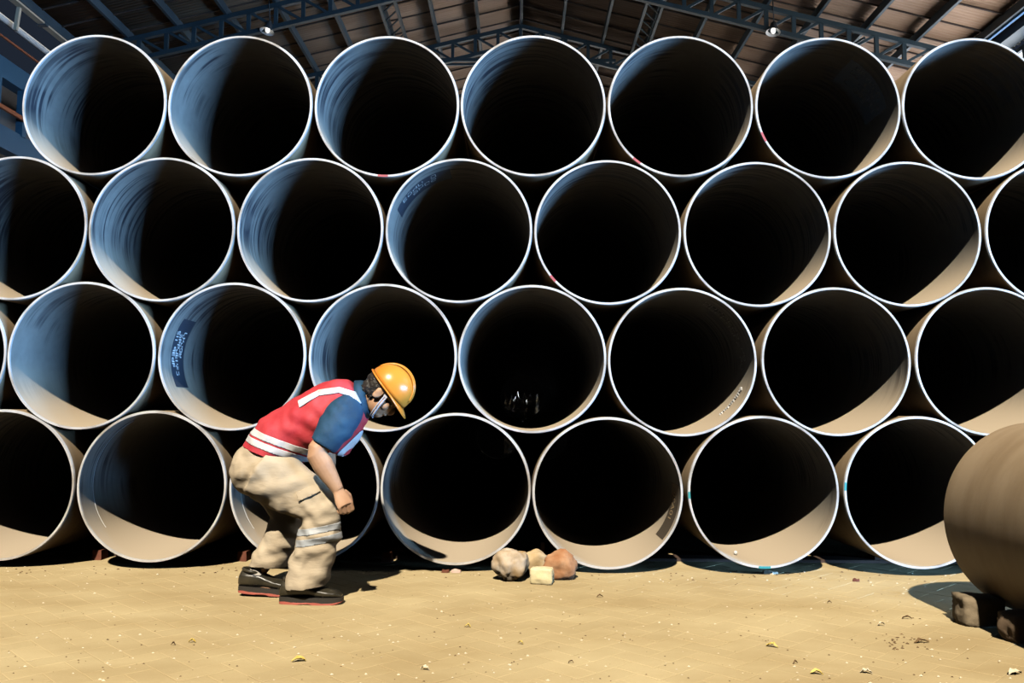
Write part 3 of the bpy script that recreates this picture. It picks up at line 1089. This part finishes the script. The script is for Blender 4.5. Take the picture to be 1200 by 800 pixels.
# legs
AN, AF = at(352, 684, 4.375), at(301, 673, 4.54)
limb(bm, [(at(310, 552, YN), .10, .09), (at(345, 573, YN), .08, .08), (at(378, 599, YN), .058, .058), (at(372, 640, YN), .052, .05), (AN, .036, .034)])
limb(bm, [(at(316, 555, YF), .10, .09), (at(332, 580, YF), .075, .075), (at(344, 604, YF), .055, .055), (at(325, 638, YF), .05, .05), (AF, .036, .034)])
limb(bm, [(AN, .036, .034), (AN + Vector((0.02, 0, -.035)), .036, .034), (AN + Vector((0.08, 0, -.05)), .028, .036), (AN + Vector((0.16, 0, -.055)), .018, .03)])
limb(bm, [(AF, .036, .034), (AF + Vector((0.02, 0, -.035)), .036, .034), (AF + Vector((0.08, 0, -.06)), .028, .036), (AF + Vector((0.16, 0, -.07)), .018, .03)])
bm = remeshed(bm, 0.004, 2)
man = from_bm('person', bm, M_SKIN, None, True)
tag(man, 'man in orange helmet, red reflective vest and khaki trousers bending forward before the pipes', 'person')

# eyes
for s in (-1, 1):
    bm = bmesh.new()
    ell(bm, H(0.072, s * 0.031, -0.012), (0.011,) * 3, None, 12, 8)
    from_bm('eye', bm, mat('eye', (0.05, 0.035, 0.03), 0.2), man, True)
# hair
bm = bmesh.new()
ell(bm, H(-0.016, 0, 0.012), (0.106, 0.085, 0.105), HR, 40, 28)
ell(bm, H(-0.062, 0, -0.045), (0.045, 0.066, 0.05), HR, 30, 20)
bm = remeshed(bm, 0.005, 3)
clip(bm, [(H(0.0, 0, 0), hf * 1.0 + hu * -0.25), (H(0, 0, -0.088), -hu)])
wrinkle(bm, lambda c: 0.006 * noise.noise(c * 60) + 0.004 * noise.noise(c * 130))
from_bm('hair', bm, M_HAIR, man, True)
# helmet
M_HELM_IN = mat('helmet_band', (0.08, 0.07, 0.06), 0.7)
hel = empty('safety_helmet', HC)
bm = bmesh.new()
seg, rg = 48, 16
rings = []
for j in range(rg + 1):
    el_ = (PI / 2) * j / rg
    rings.append([H((0.126 * math.cos(q) if math.cos(q) > 0 else 0.126 * math.cos(q)) * math.cos(el_) + 0.0, 0.106 * math.sin(q) * math.cos(el_),
                    0.026 + 0.128 * (math.sin(el_) ** 0.9) + (0.004 * math.exp(-(math.sin(q) * math.cos(el_) / 0.16) ** 2) if j > 3 else 0))
                  for q in [2 * PI * k / seg for k in range(seg)]])
loft(bm, [[p for p in r] for r in rings[:-1]], cap=False)
vs_ = [v for v in bm.verts][-seg:]
bm.faces.new(vs_)
bmesh.ops.recalc_face_normals(bm, faces=bm.faces)
solidify(bm, geom=bm.faces[:], thickness=0.003)
shell = from_bm('helmet_shell', bm, M_HELM, man, True)
bpy.data.objects.remove(hel)
# brim: flange that widens into a visor in front
bm = bmesh.new()


def brim_r(q, w):
    f = max(0.0, math.cos(q)) ** 2.2
    return (0.124 + w * (0.010 + 0.040 * f)) * math.cos(q), (0.104 + w * (0.009 + 0.012 * f)) * math.sin(q), 0.026 - w * (0.004 + 0.020 * f)


top = [[H(*brim_r(2 * PI * k / 64, w)) for k in range(64)] for w in (0, 0.5, 1.0)]
bot = [[p - hu * 0.005 for p in r] for r in reversed(top)]
vr = [[bm.verts.new(p) for p in r] for r in top + bot]
for a, b in zip(vr, vr[1:] + vr[:1]):
    for i in range(64):
        bm.faces.new((a[i], a[(i + 1) % 64], b[(i + 1) % 64], b[i]))
from_bm('brim', bm, M_HELM, shell, True)
bm = bmesh.new()
for c in (-1, 0, 1):
    tube(bm, [H(0.1205 * math.cos(e_), c * 0.026, 0.030 + 0.133 * math.sin(e_) ** 0.9 - abs(c) * 0.004) for e_ in [0.25 + (PI - 0.5) * k / 24 for k in range(25)]], 0.005, 8)
from_bm('ridge', bm, M_HELM, shell, True)
bm = bmesh.new()
tube(bm, [H(0.105 * math.cos(q), 0.088 * math.sin(q), 0.012) for q in [2 * PI * k / 40 for k in range(41)]], 0.008, 6)
from_bm('head_band', bm, M_HELM_IN, shell, True)

# white double chin strap from the helmet past the ear and under the chin
bm = bmesh.new()
for o_ in (-0.006, 0.006):
    path = []
    for k in range(25):
        t = PI * (k / 24)
        b_, c_ = 0.083 * math.cos(t), 0.012 - 0.142 * math.sin(t) ** 0.8
        path.append(H(0.030 + 0.030 * math.sin(t) + o_, b_ * (1.0 if c_ > -0.06 else 0.93), c_))
    tube(bm, path, 0.0042, 6)
cs = from_bm('chin_strap', bm, M_MASK, shell, True)
bm = bmesh.new()
for s_ in (-1, 1):
    box(bm, H(0.030, s_ * 0.084, 0.004), (0.022, 0.007, 0.022), HR)
bmesh.ops.bevel(bm, geom=bm.edges[:], offset=0.002, segments=1)
tag(from_bm('strap_buckle', bm, M_MASK, shell), kind='stuff')

# trousers
bm = bmesh.new()
limb(bm, [(at(u, v, YN), t, w) for (u, v), t, w in (((306, 548), .150, .12), ((328, 562), .143, .115), ((350, 577), .128, .11), ((375, 598), .105, .10), ((375, 620), .103, .096),
                                                    ((371, 640), .106, .095), ((364, 664), .103, .092), ((359, 684), .094, .09), ((356, 700), .09, .088))], 28)
limb(bm, [(at(u, v, YF), t, w) for (u, v), t, w in (((312, 550), .14, .12), ((326, 574), .12, .11), ((340, 602), .090, .10), ((334, 618), .086, .092), ((326, 638), .086, .088), ((314, 660), .088, .085), ((308, 674), .088, .085))], 28)
limb(bm, [(at(303, 551, YM), .138, .17), (at(312, 541, YM), .14, .175), (at(322, 526, YM), .135, .17), (at(329, 514, YM), .12, .16)], 28)
ell(bm, at(305, 549, YM), (.148, .175, .145))
bm = remeshed(bm, 0.008, 6)
knee = at(376, 602, YN)


def trouser_folds(c):
    leg = max(0, 1 - abs(c.z - 0.25) / 0.32)
    d = 0.011 * noise.noise(Vector((c.x * 5 + c.z * 9, c.y * 7, c.z * 16 - c.x * 6)))
    d += 0.010 * leg * math.sin(c.z * 58 + c.x * 26 + 3 * noise.noise(c * 6)) * (0.45 + noise.noise(c * 8))
    d += 0.008 * noise.noise(Vector((c.x * 15 + c.z * 8, c.y * 10, c.z * 11)))
    d += 0.008 * max(0, 1 - (c - knee).length / 0.22) * math.sin((c.x + c.z * 0.8) * 75 + 2 * noise.noise(c * 8))
    rdg = 1 - 2.6 * abs(noise.noise(Vector((c.x * 7 + c.z * 6 + 3.1, c.y * 5, c.z * 12 - c.x * 9))))
    d += 0.006 * max(0, rdg) * (0.35 + 0.65 * leg)
    return d


wrinkle(bm, trouser_folds)
# open hems: cut both leg ends straight
hz = at(359, 687, YN)
clip(bm, [(hz, Vector((0.10, 0, -1)).normalized())])
fz, fn_ = at(316, 663, YF), Vector((-0.05, 0, -1)).normalized()
bmesh.ops.bisect_plane(bm, geom=bm.verts[:] + bm.edges[:] + bm.faces[:], plane_co=fz, plane_no=fn_)
kill = [f for f in bm.faces if (f.calc_center_median() - fz).dot(fn_) > 0 and (f.calc_center_median().y > 4.455)]
bmesh.ops.delete(bm, geom=kill, context='FACES')
troub = bm.copy()
solidify(bm, bm.faces[:], 0.003)
tr = from_bm('trousers', bm, M_TROUS, man, True)


def cut_strip(src, planes, off, thick, name, m, parent):
    b = src.copy()
    clip(b, planes)
    if not b.faces:
        b.free(); return None
    b.normal_update()
    for v in b.verts:
        v.co += v.normal * off
    solidify(b, geom=b.faces[:], thickness=thick)
    return from_bm(name, b, m, parent, True)


def pl(u, v, Y, du, dv):
    """plane through pixel point, containing the Y axis, outward normal (du, dv) in picture directions"""
    return (at(u, v, Y), Vector((du, 0, -dv)).normalized())


# two grey tapes below the knee of the near leg, far leg excluded by a depth plane
for (va, vb) in ((615, 622.5), (627, 635)):
    cut_strip(troub, [pl(375, va - 0.0, YN, -0.18, -1), pl(375, vb, YN, 0.18, 1), (Vector((0, 4.452, 0)), Vector((0, 1, 0))), pl(350, 620, YN, -1, 0)], 0.0025, 0.002, 'reflective_band', M_REFL_G, tr)
# thigh pocket flap
def quad_planes(poly, Y):
    pts = [at(u, v, Y) for u, v in poly]
    c = sum(pts, Vector()) / len(pts)
    planes = []
    for a_, b_ in zip(pts, pts[1:] + pts[:1]):
        n_ = Vector((0, 1, 0)).cross(b_ - a_).normalized()
        if n_.dot(c - a_) > 0:
            n_ = -n_
        planes.append((a_, n_))
    return planes


cut_strip(troub, [(Vector((0, 4.36, 0)), Vector((0, 1, 0)))] + quad_planes([(347, 577), (369, 568), (373, 577), (351, 587)], 4.26), 0.005, 0.004, 'pocket_flap', M_TROUS, tr)
troub.free()

# shirt: sleeves, collar, trunk
bm = bmesh.new()
limb(bm, [(at(u, v, Yq), t, w) for (u, v, Yq), t, w in (((412, 474, 4.33), .075, .07), ((404, 484, 4.29), .092, .075), ((395, 498, 4.26), .092, .072), ((385, 512, 4.235), .078, .066), ((378, 522, 4.23), .070, .062))], 24)
limb(bm, [(at(u, v, Yq), t, w) for (u, v, Yq), t, w in (((412, 476, 4.57), .075, .07), ((406, 486, 4.62), .085, .072), ((398, 502, 4.66), .078, .068), ((390, 516, 4.68), .07, .062))], 24)
limb(bm, [(at(*p, YM), t + 0.006, w + 0.006) for p, t, w in TORSO], 24)
bm = remeshed(bm, 0.007, 4)
wrinkle(bm, lambda c: 0.006 * noise.noise(Vector((c.x * 22 + c.z * 12, c.y * 8, c.z * 22 - c.x * 10))))
shirt = from_bm('shirt', bm, M_SHIRT, man, True)
bm = bmesh.new()
cax = Vector((0.93, 0, 0.30)).normalized()
cn = Vector((-0.30, 0, 0.93))
cc = at(427, 468, YM)
rings = []
for (o_, t, w) in ((-0.03, .112, .100), (0.0, .104, .092), (0.024, .092, .082), (0.020, .086, .076), (-0.03, .102, .09)):
    rings.append([cc + cax * (o_ + 0.012 * math.sin(q)) + cn * (t * math.sin(q)) + Vector((0, 1, 0)) * (w * math.cos(q)) for q in [2 * PI * k / 36 for k in range(36)]])
vr = [[bm.verts.new(p) for p in r] for r in rings]
for a, b in zip(vr, vr[1:] + vr[:1]):
    for i in range(36):
        bm.faces.new((a[i], a[(i + 1) % 36], b[(i + 1) % 36], b[i]))
from_bm('collar', bm, M_SHIRT, shirt, True)

# vest
VEST = [((303, 556), .150, .185), ((314, 540), .150, .188), ((330, 517), .160, .185), ((356, 503), .163, .188), ((386, 487), .172, .198), ((407, 474), .150, .188), ((419, 468.5), .125, .15), ((422, 467), .11, .13)]
bm = bmesh.new()
limb(bm, [(at(*p, YM), t, w) for p, t, w in VEST], 36)
# front panel hanging down by gravity
limb(bm, [(at(400, 485, 4.42), .12, .16), (at(405, 506, 4.40), .083, .15), (at(398, 529, 4.40), .048, .13)], 24)
bm = remeshed(bm, 0.007, 6)


def vest_folds(c):
    d = 0.009 * noise.noise(Vector((c.x * 9 - c.z * 6, c.y * 5, c.z * 16 + c.x * 8)))
    d += 0.006 * noise.noise(Vector((c.x * 22, c.y * 10, c.z * 18)))
    return d


wrinkle(bm, vest_folds)
# hem plane, low at the front
hem_a, hem_b = at(279, 517, YM), at(364, 549, YM)
hd_ = (hem_b - hem_a).normalized()
hn = Vector((0, 1, 0)).cross(hd_).normalized()
if hn.z > 0:
    hn = -hn
clip(bm, [(hem_a, hn)])
vb = bm.copy()
solidify(bm, geom=bm.faces[:], thickness=0.004)
vest = from_bm('safety_vest', bm, M_VEST, man, True)
up = -hn
for (o0, o1) in ((0.030, 0.062), (0.072, 0.104)):
    cut_strip(vb, [(hem_a + up * o0, hn), (hem_a + up * o1, up), pl(392, 520, YM, 1, 0.2)], 0.003, 0.002, 'reflective_band', M_REFL, vest)
near_side = (Vector((0, 4.40, 0)), Vector((0, 1, 0)))


def quad_strip(poly):
    """convex polygon in photo pixels, on the near side of the vest"""
    pts = [at(u, v, 4.29) for u, v in poly]
    c = sum(pts, Vector()) / len(pts)
    planes = [near_side]
    for a, b in zip(pts, pts[1:] + pts[:1]):
        n_ = Vector((0, 1, 0)).cross(b - a).normalized()
        n_.y = 0
        if n_.dot(c - a) > 0:
            n_ = -n_
        planes.append((a, n_))
    cut_strip(vb, planes, 0.004, 0.002, 'reflective_band', M_REFL, vest)


quad_strip([(348, 470), (372, 457), (374, 464), (351, 478)])
quad_strip([(372, 457), (397, 454), (397, 460.5), (374, 464)])
quad_strip([(397, 454), (413, 459), (411, 465.5), (397, 460.5)])
quad_strip([(413, 459), (424, 468), (421, 474), (411, 465.5)])
quad_strip([(420, 504), (423, 507), (398, 536), (394, 533)])
vb.free()


# shoes and socks
def shoe(heel_u, toe_u, v_sole, Y, lift, top_v, ankle, lab):
    a, b = at(heel_u, v_sole, Y), at(toe_u, v_sole, Y)
    L_ = (b - a).length
    base = Vector((a.x, Y, 0.0))
    pitch = math.atan2(lift, L_)

    def q(x, y, z):
        xx = x * L_
        return base + Vector((xx * math.cos(pitch) + z * math.sin(pitch) * 0, y, z + lift * (1 - x)))
    root = None
    bm = bmesh.new()
    prof = [(0.00, .026, .030, .085), (0.05, .040, .030, .116), (0.14, .044, .030, .118), (0.26, .044, .030, .116), (0.38, .044, .030, .112), (0.48, .046, .030, .098),
            (0.62, .052, .030, .082), (0.76, .054, .030, .074), (0.89, .047, .030, .066), (0.985, .028, .030, .048)]
    rings = []
    for x, w, z0, z1 in prof:
        rings.append([q(x, w * math.cos(t) * (1 if math.sin(t) < 0.3 else 0.9), z0 + (z1 - z0) * (0.5 + 0.5 * (math.copysign(abs(math.sin(t)) ** 0.7, math.sin(t))))) for t in [2 * PI * k / 24 for k in range(24)]])
    loft(bm, rings)
    bm = remeshed(bm, 0.005, 4)
    o = from_bm('shoe', bm, M_LEATHER, man, True)
    for nm, z0, z1, g_, m_ in (('sole', 0.009, 0.034, 0.004, M_SOLE), ('red_outsole', 0.0, 0.010, 0.0055, M_SOLE_R)):
        bm = bmesh.new()
        rings = []
        N_ = 48
        for z in (z0, z1):
            r = []
            for k in range(N_):
                t = 2 * PI * k / N_
                x = 0.5 + 0.505 * math.cos(t)
                wv = 0.046 + 0.010 * math.sin((x - 0.25) * PI) if x > 0.25 else 0.046
                y = (wv + g_) * math.copysign(abs(math.sin(t)) ** 0.55, math.sin(t))
                zz = z
                if nm == 'red_outsole' and z == z0:
                    zz = z + (0.006 if 0.36 < x < 0.52 else 0.0) + 0.012 * max(0, x - 0.88) / 0.12
                if nm == 'red_outsole' and z == z1:
                    zz = z + 0.004 * math.sin(x * 14)
                r.append(q(x, y, zz))
            rings.append(r)
        loft(bm, rings)
        from_bm(nm, bm, m_, o, False)
    # padded collar
    bm = bmesh.new()
    tube(bm, [q(0.225 + 0.16 * math.cos(t), 0.043 * math.sin(t), 0.114 + 0.006 * -math.cos(t)) for t in [2 * PI * k / 28 for k in range(29)]], 0.008, 8)
    from_bm('shoe_collar', bm, M_LEATHER, o, True)
    # toe cap seam and laces
    bm = bmesh.new()
    tube(bm, [q(0.74 + 0.03 * math.cos(t), 0.0525 * math.cos(t), 0.030 + 0.047 * math.sin(t)) for t in [PI * k / 16 for k in range(17)]], 0.0016, 5)
    from_bm('toe_seam', bm, M_LEATHER, o, True)
    return o


shoe(328, 402, 706, 4.37, 0.0, 676, None, 'near')
shoe(280, 349, 697, 4.54, 0.018, 668, None, 'far')
for A_, nm in ((AF, 'sock'), (AN, 'sock')):
    bm = bmesh.new()
    limb(bm, [(A_ + Vector((0.012, 0, -0.045)), .043, .040), (A_ + Vector((0.002, 0, 0.0)), .043, .040), (A_ + Vector((0.008, 0, 0.03)), .043, .040), (A_ + Vector((0.02, 0, 0.055)), .040, .038)], 24)
    sk = from_bm(nm, bm, M_SOCK, man, True)
    bm = bmesh.new()
    limb(bm, [(A_ + Vector((0.0015, 0, -0.003)), .0445, .0415), (A_ + Vector((0.0025, 0, 0.006)), .0445, .0415)], 24)
    from_bm('sock_band', bm, M_DGREY, sk, True)

# ------------------------------------------------------------------ fallen leaves and litter
M_LEAF = noise_mat('dry_leaf', (0.62, 0.42, 0.06), (0.85, 0.68, 0.20), (30, 30, 30), 2, 0.7)
M_LEAFD = noise_mat('brown_leaf', (0.10, 0.055, 0.025), (0.2, 0.12, 0.05), (30, 30, 30), 2, 0.8)
M_PAPER = noise_mat('pale_scrap', (0.75, 0.62, 0.42), (0.85, 0.74, 0.55), (20, 20, 20), 2, 0.8)


def leaf(loc, L_, W_, rz, seed):
    rl = random.Random(seed)
    bm = bmesh.new()
    n = 8
    mid, lft, rgt = [], [], []
    for k in range(n + 1):
        t = k / n
        w = W_ * math.sin(PI * min(1, t * 1.02)) ** 0.8 * (1 - 0.25 * t)
        z = 0.004 + 0.010 * math.sin(PI * t) + rl.uniform(0, .003)
        mid.append(Vector((t * L_ - L_ / 2, 0, z)))
        lft.append(Vector((t * L_ - L_ / 2, w / 2, z + 0.006 * rl.random() + w * 0.2)))
        rgt.append(Vector((t * L_ - L_ / 2, -w / 2, z + 0.006 * rl.random() + w * 0.1)))
    V = [[bm.verts.new(p) for p in r] for r in (lft, mid, rgt)]
    for k in range(n):
        for a, b in ((0, 1), (1, 2)):
            if k in (0, n - 1):
                pass
            bm.faces.new((V[a][k], V[a][k + 1], V[b][k + 1], V[b][k]))
    bmesh.ops.remove_doubles(bm, verts=bm.verts, dist=0.0004)
    solidify(bm, geom=bm.faces[:], thickness=0.0008)
    zmin = min(v.co.z for v in bm.verts)
    bmesh.ops.transform(bm, matrix=Matrix.Translation(Vector(loc) - Vector((0, 0, zmin - 0.0005))) @ Matrix.Rotation(rz, 4, 'Z'), verts=bm.verts)
    return bm


def gpt(u, v):
    d = F_ + R_ * ((u - 600) / FPX) - U_ * ((v - 400) / FPX)
    return CAM + d * (-CAM.z / d.z)


LV = [(350, 775, .055, 'curled bright yellow leaf lying in the left foreground'),
      (225, 753, .030, 'tiny yellow leaf right of the left picture edge'),
      (905, 758, .050, 'yellow dry leaf with a dark edge in the right foreground'),
      (957, 790, .045, 'yellow leaf near the bottom edge at the right'),
      (1015, 789, .045, 'pale long leaf near the bottom right of the ground'),
      (1190, 790, .070, 'large pale leaf at the bottom right corner'),
      (1033, 733, .035, 'pale leaf scrap before the loose pipe'),
      (548, 735, .030, 'small yellowish leaf scrap in the middle of the ground'),
      (498, 785, .035, 'pale yellow leaf at the bottom middle'),
      (610, 755, .025, 'tiny yellow leaf below the broken stones')]
for i, (u, v, L_, lab) in enumerate(LV):
    b = leaf(gpt(u, v), L_, L_ * 0.5, random.uniform(-0.6, 0.6), i)
    tag(from_bm('fallen_leaf', b, M_PAPER if 'pale' in lab else M_LEAF), lab, 'leaf', 'fallen leaves')
DK = [(1063, 725, .045, 'dark brown curled leaf before the chock stone'),
      (972, 707, .022, 'small dark leaf below the sixth bottom pipe'),
      (669, 777, .022, 'small dark leaf in the middle foreground'),
      (703, 700, .035, 'dark brown twig-like leaf below the fifth bottom pipe'),
      (1080, 753, .07, 'thin dark twig beside brown crumbs at the right'),
      (932, 778, .022, 'small dark leaf between the yellow leaves at right'),
      (203, 756, .018, 'tiny dark crumb-like leaf in the left foreground')]
for i, (u, v, L_, lab) in enumerate(DK):
    b = leaf(gpt(u, v), L_, L_ * 0.35, random.uniform(-0.4, 0.4), i + 40)
    tag(from_bm('fallen_leaf', b, M_LEAFD), lab, 'leaf', 'fallen leaves')


def chip(u, v, s, m, lab, nm='paint_flake', cat='flake'):
    bm = bmesh.new()
    p = gpt(u, v)
    k = 9
    r = [s * random.uniform(0.6, 1.1) for _ in range(k)]
    lo_ = [bm.verts.new(p + Vector((r[i] * math.cos(2 * PI * i / k), r[i] * 0.6 * math.sin(2 * PI * i / k), 0.0005))) for i in range(k)]
    hi_ = [bm.verts.new(p + Vector((0.9 * r[i] * math.cos(2 * PI * i / k), 0.9 * r[i] * 0.6 * math.sin(2 * PI * i / k), 0.009 + random.uniform(0, .012)))) for i in range(k)]
    bm.faces.new(lo_); bm.faces.new(hi_)
    for i in range(k):
        bm.faces.new((lo_[i], lo_[(i + 1) % k], hi_[(i + 1) % k], hi_[i]))
    tag(from_bm(nm, bm, m), lab, cat, 'litter flakes')


chip(523, 670.5, .03, M_REDBRICK, 'reddish flake under the fourth bottom pipe')
chip(535, 670.5, .035, mat('pink_scrap', (0.78, 0.55, 0.45), 0.8), 'pinkish scrap under the fourth bottom pipe', 'scrap', 'scrap')
chip(902, 672, .05, M_PAPER, 'pale flake under the teal-marked bottom pipe')
chip(1003, 681, .022, M_REDBRICK, 'small orange chip below the seventh bottom pipe')
chip(1003, 667, .02, M_PAPER, 'tiny pale chip in the gap left of the seventh bottom pipe') if False else None
# crumbs of dirt, grit and dust specks: uncountable
bm = bmesh.new()
rg_ = random.Random(5)


def crumb(p, s):
    if (-1.5 < p.x < -0.8 and 4.25 < p.y < 4.7) or (p.x > 1.95 and p.y < 4.3) or (-0.2 < p.x < 0.4 and 4.85 < p.y < 5.3):
        return
    k = 5
    a0 = rg_.uniform(0, 6)
    lo_ = [bm.verts.new(p + Vector((s * rg_.uniform(.6, 1.2) * math.cos(a0 + 2 * PI * i / k), s * rg_.uniform(.4, .9) * math.sin(a0 + 2 * PI * i / k), 0))) for i in range(k)]
    tp = bm.verts.new(p + Vector((0, 0, s * 0.6)))
    for i in range(k):
        bm.faces.new((lo_[i], lo_[(i + 1) % k], tp))


for _ in range(420):
    crumb(gpt(rg_.uniform(-40, 1240), rg_.uniform(676, 830)), rg_.uniform(.002, .006))
for _ in range(170):
    crumb(Vector((rg_.uniform(-3.3, 2.6), rg_.uniform(5.05, 5.5), 0)), rg_.uniform(.003, .011))
for _ in range(40):
    crumb(gpt(rg_.gauss(1052, 16), rg_.gauss(752, 6)), rg_.uniform(.004, .009))
ndark = len(bm.faces)
for _ in range(380):
    crumb(gpt(rg_.uniform(-40, 1240), rg_.uniform(680, 830)), rg_.uniform(.003, .009))
for _ in range(90):
    crumb(Vector((rg_.uniform(-3.3, 2.6), rg_.uniform(5.0, 5.35), 0)), rg_.uniform(.003, .010))
bm.faces.ensure_lookup_table()
for f in bm.faces[ndark:]:
    f.material_index = 1
tag(from_bm('ground_grit', bm, [M_LEAFD, M_PAPER]), 'scattered dark crumbs and pale grit on the ground', 'grit', kind='stuff')
# a pale crumb inside a bottom-row pipe
bm = bmesh.new()
ell(bm, Vector((1.485 - 0.085, D + 0.35, 0.95 - 0.455 - RAD + WT + 0.022)), (.013, .012, .014), None, 10, 8)
tag(from_bm('pebble', bm, mat('white_pebble', (0.9, 0.88, 0.82), 0.6), None, True), 'tiny white pebble inside the sixth bottom pipe', 'pebble')
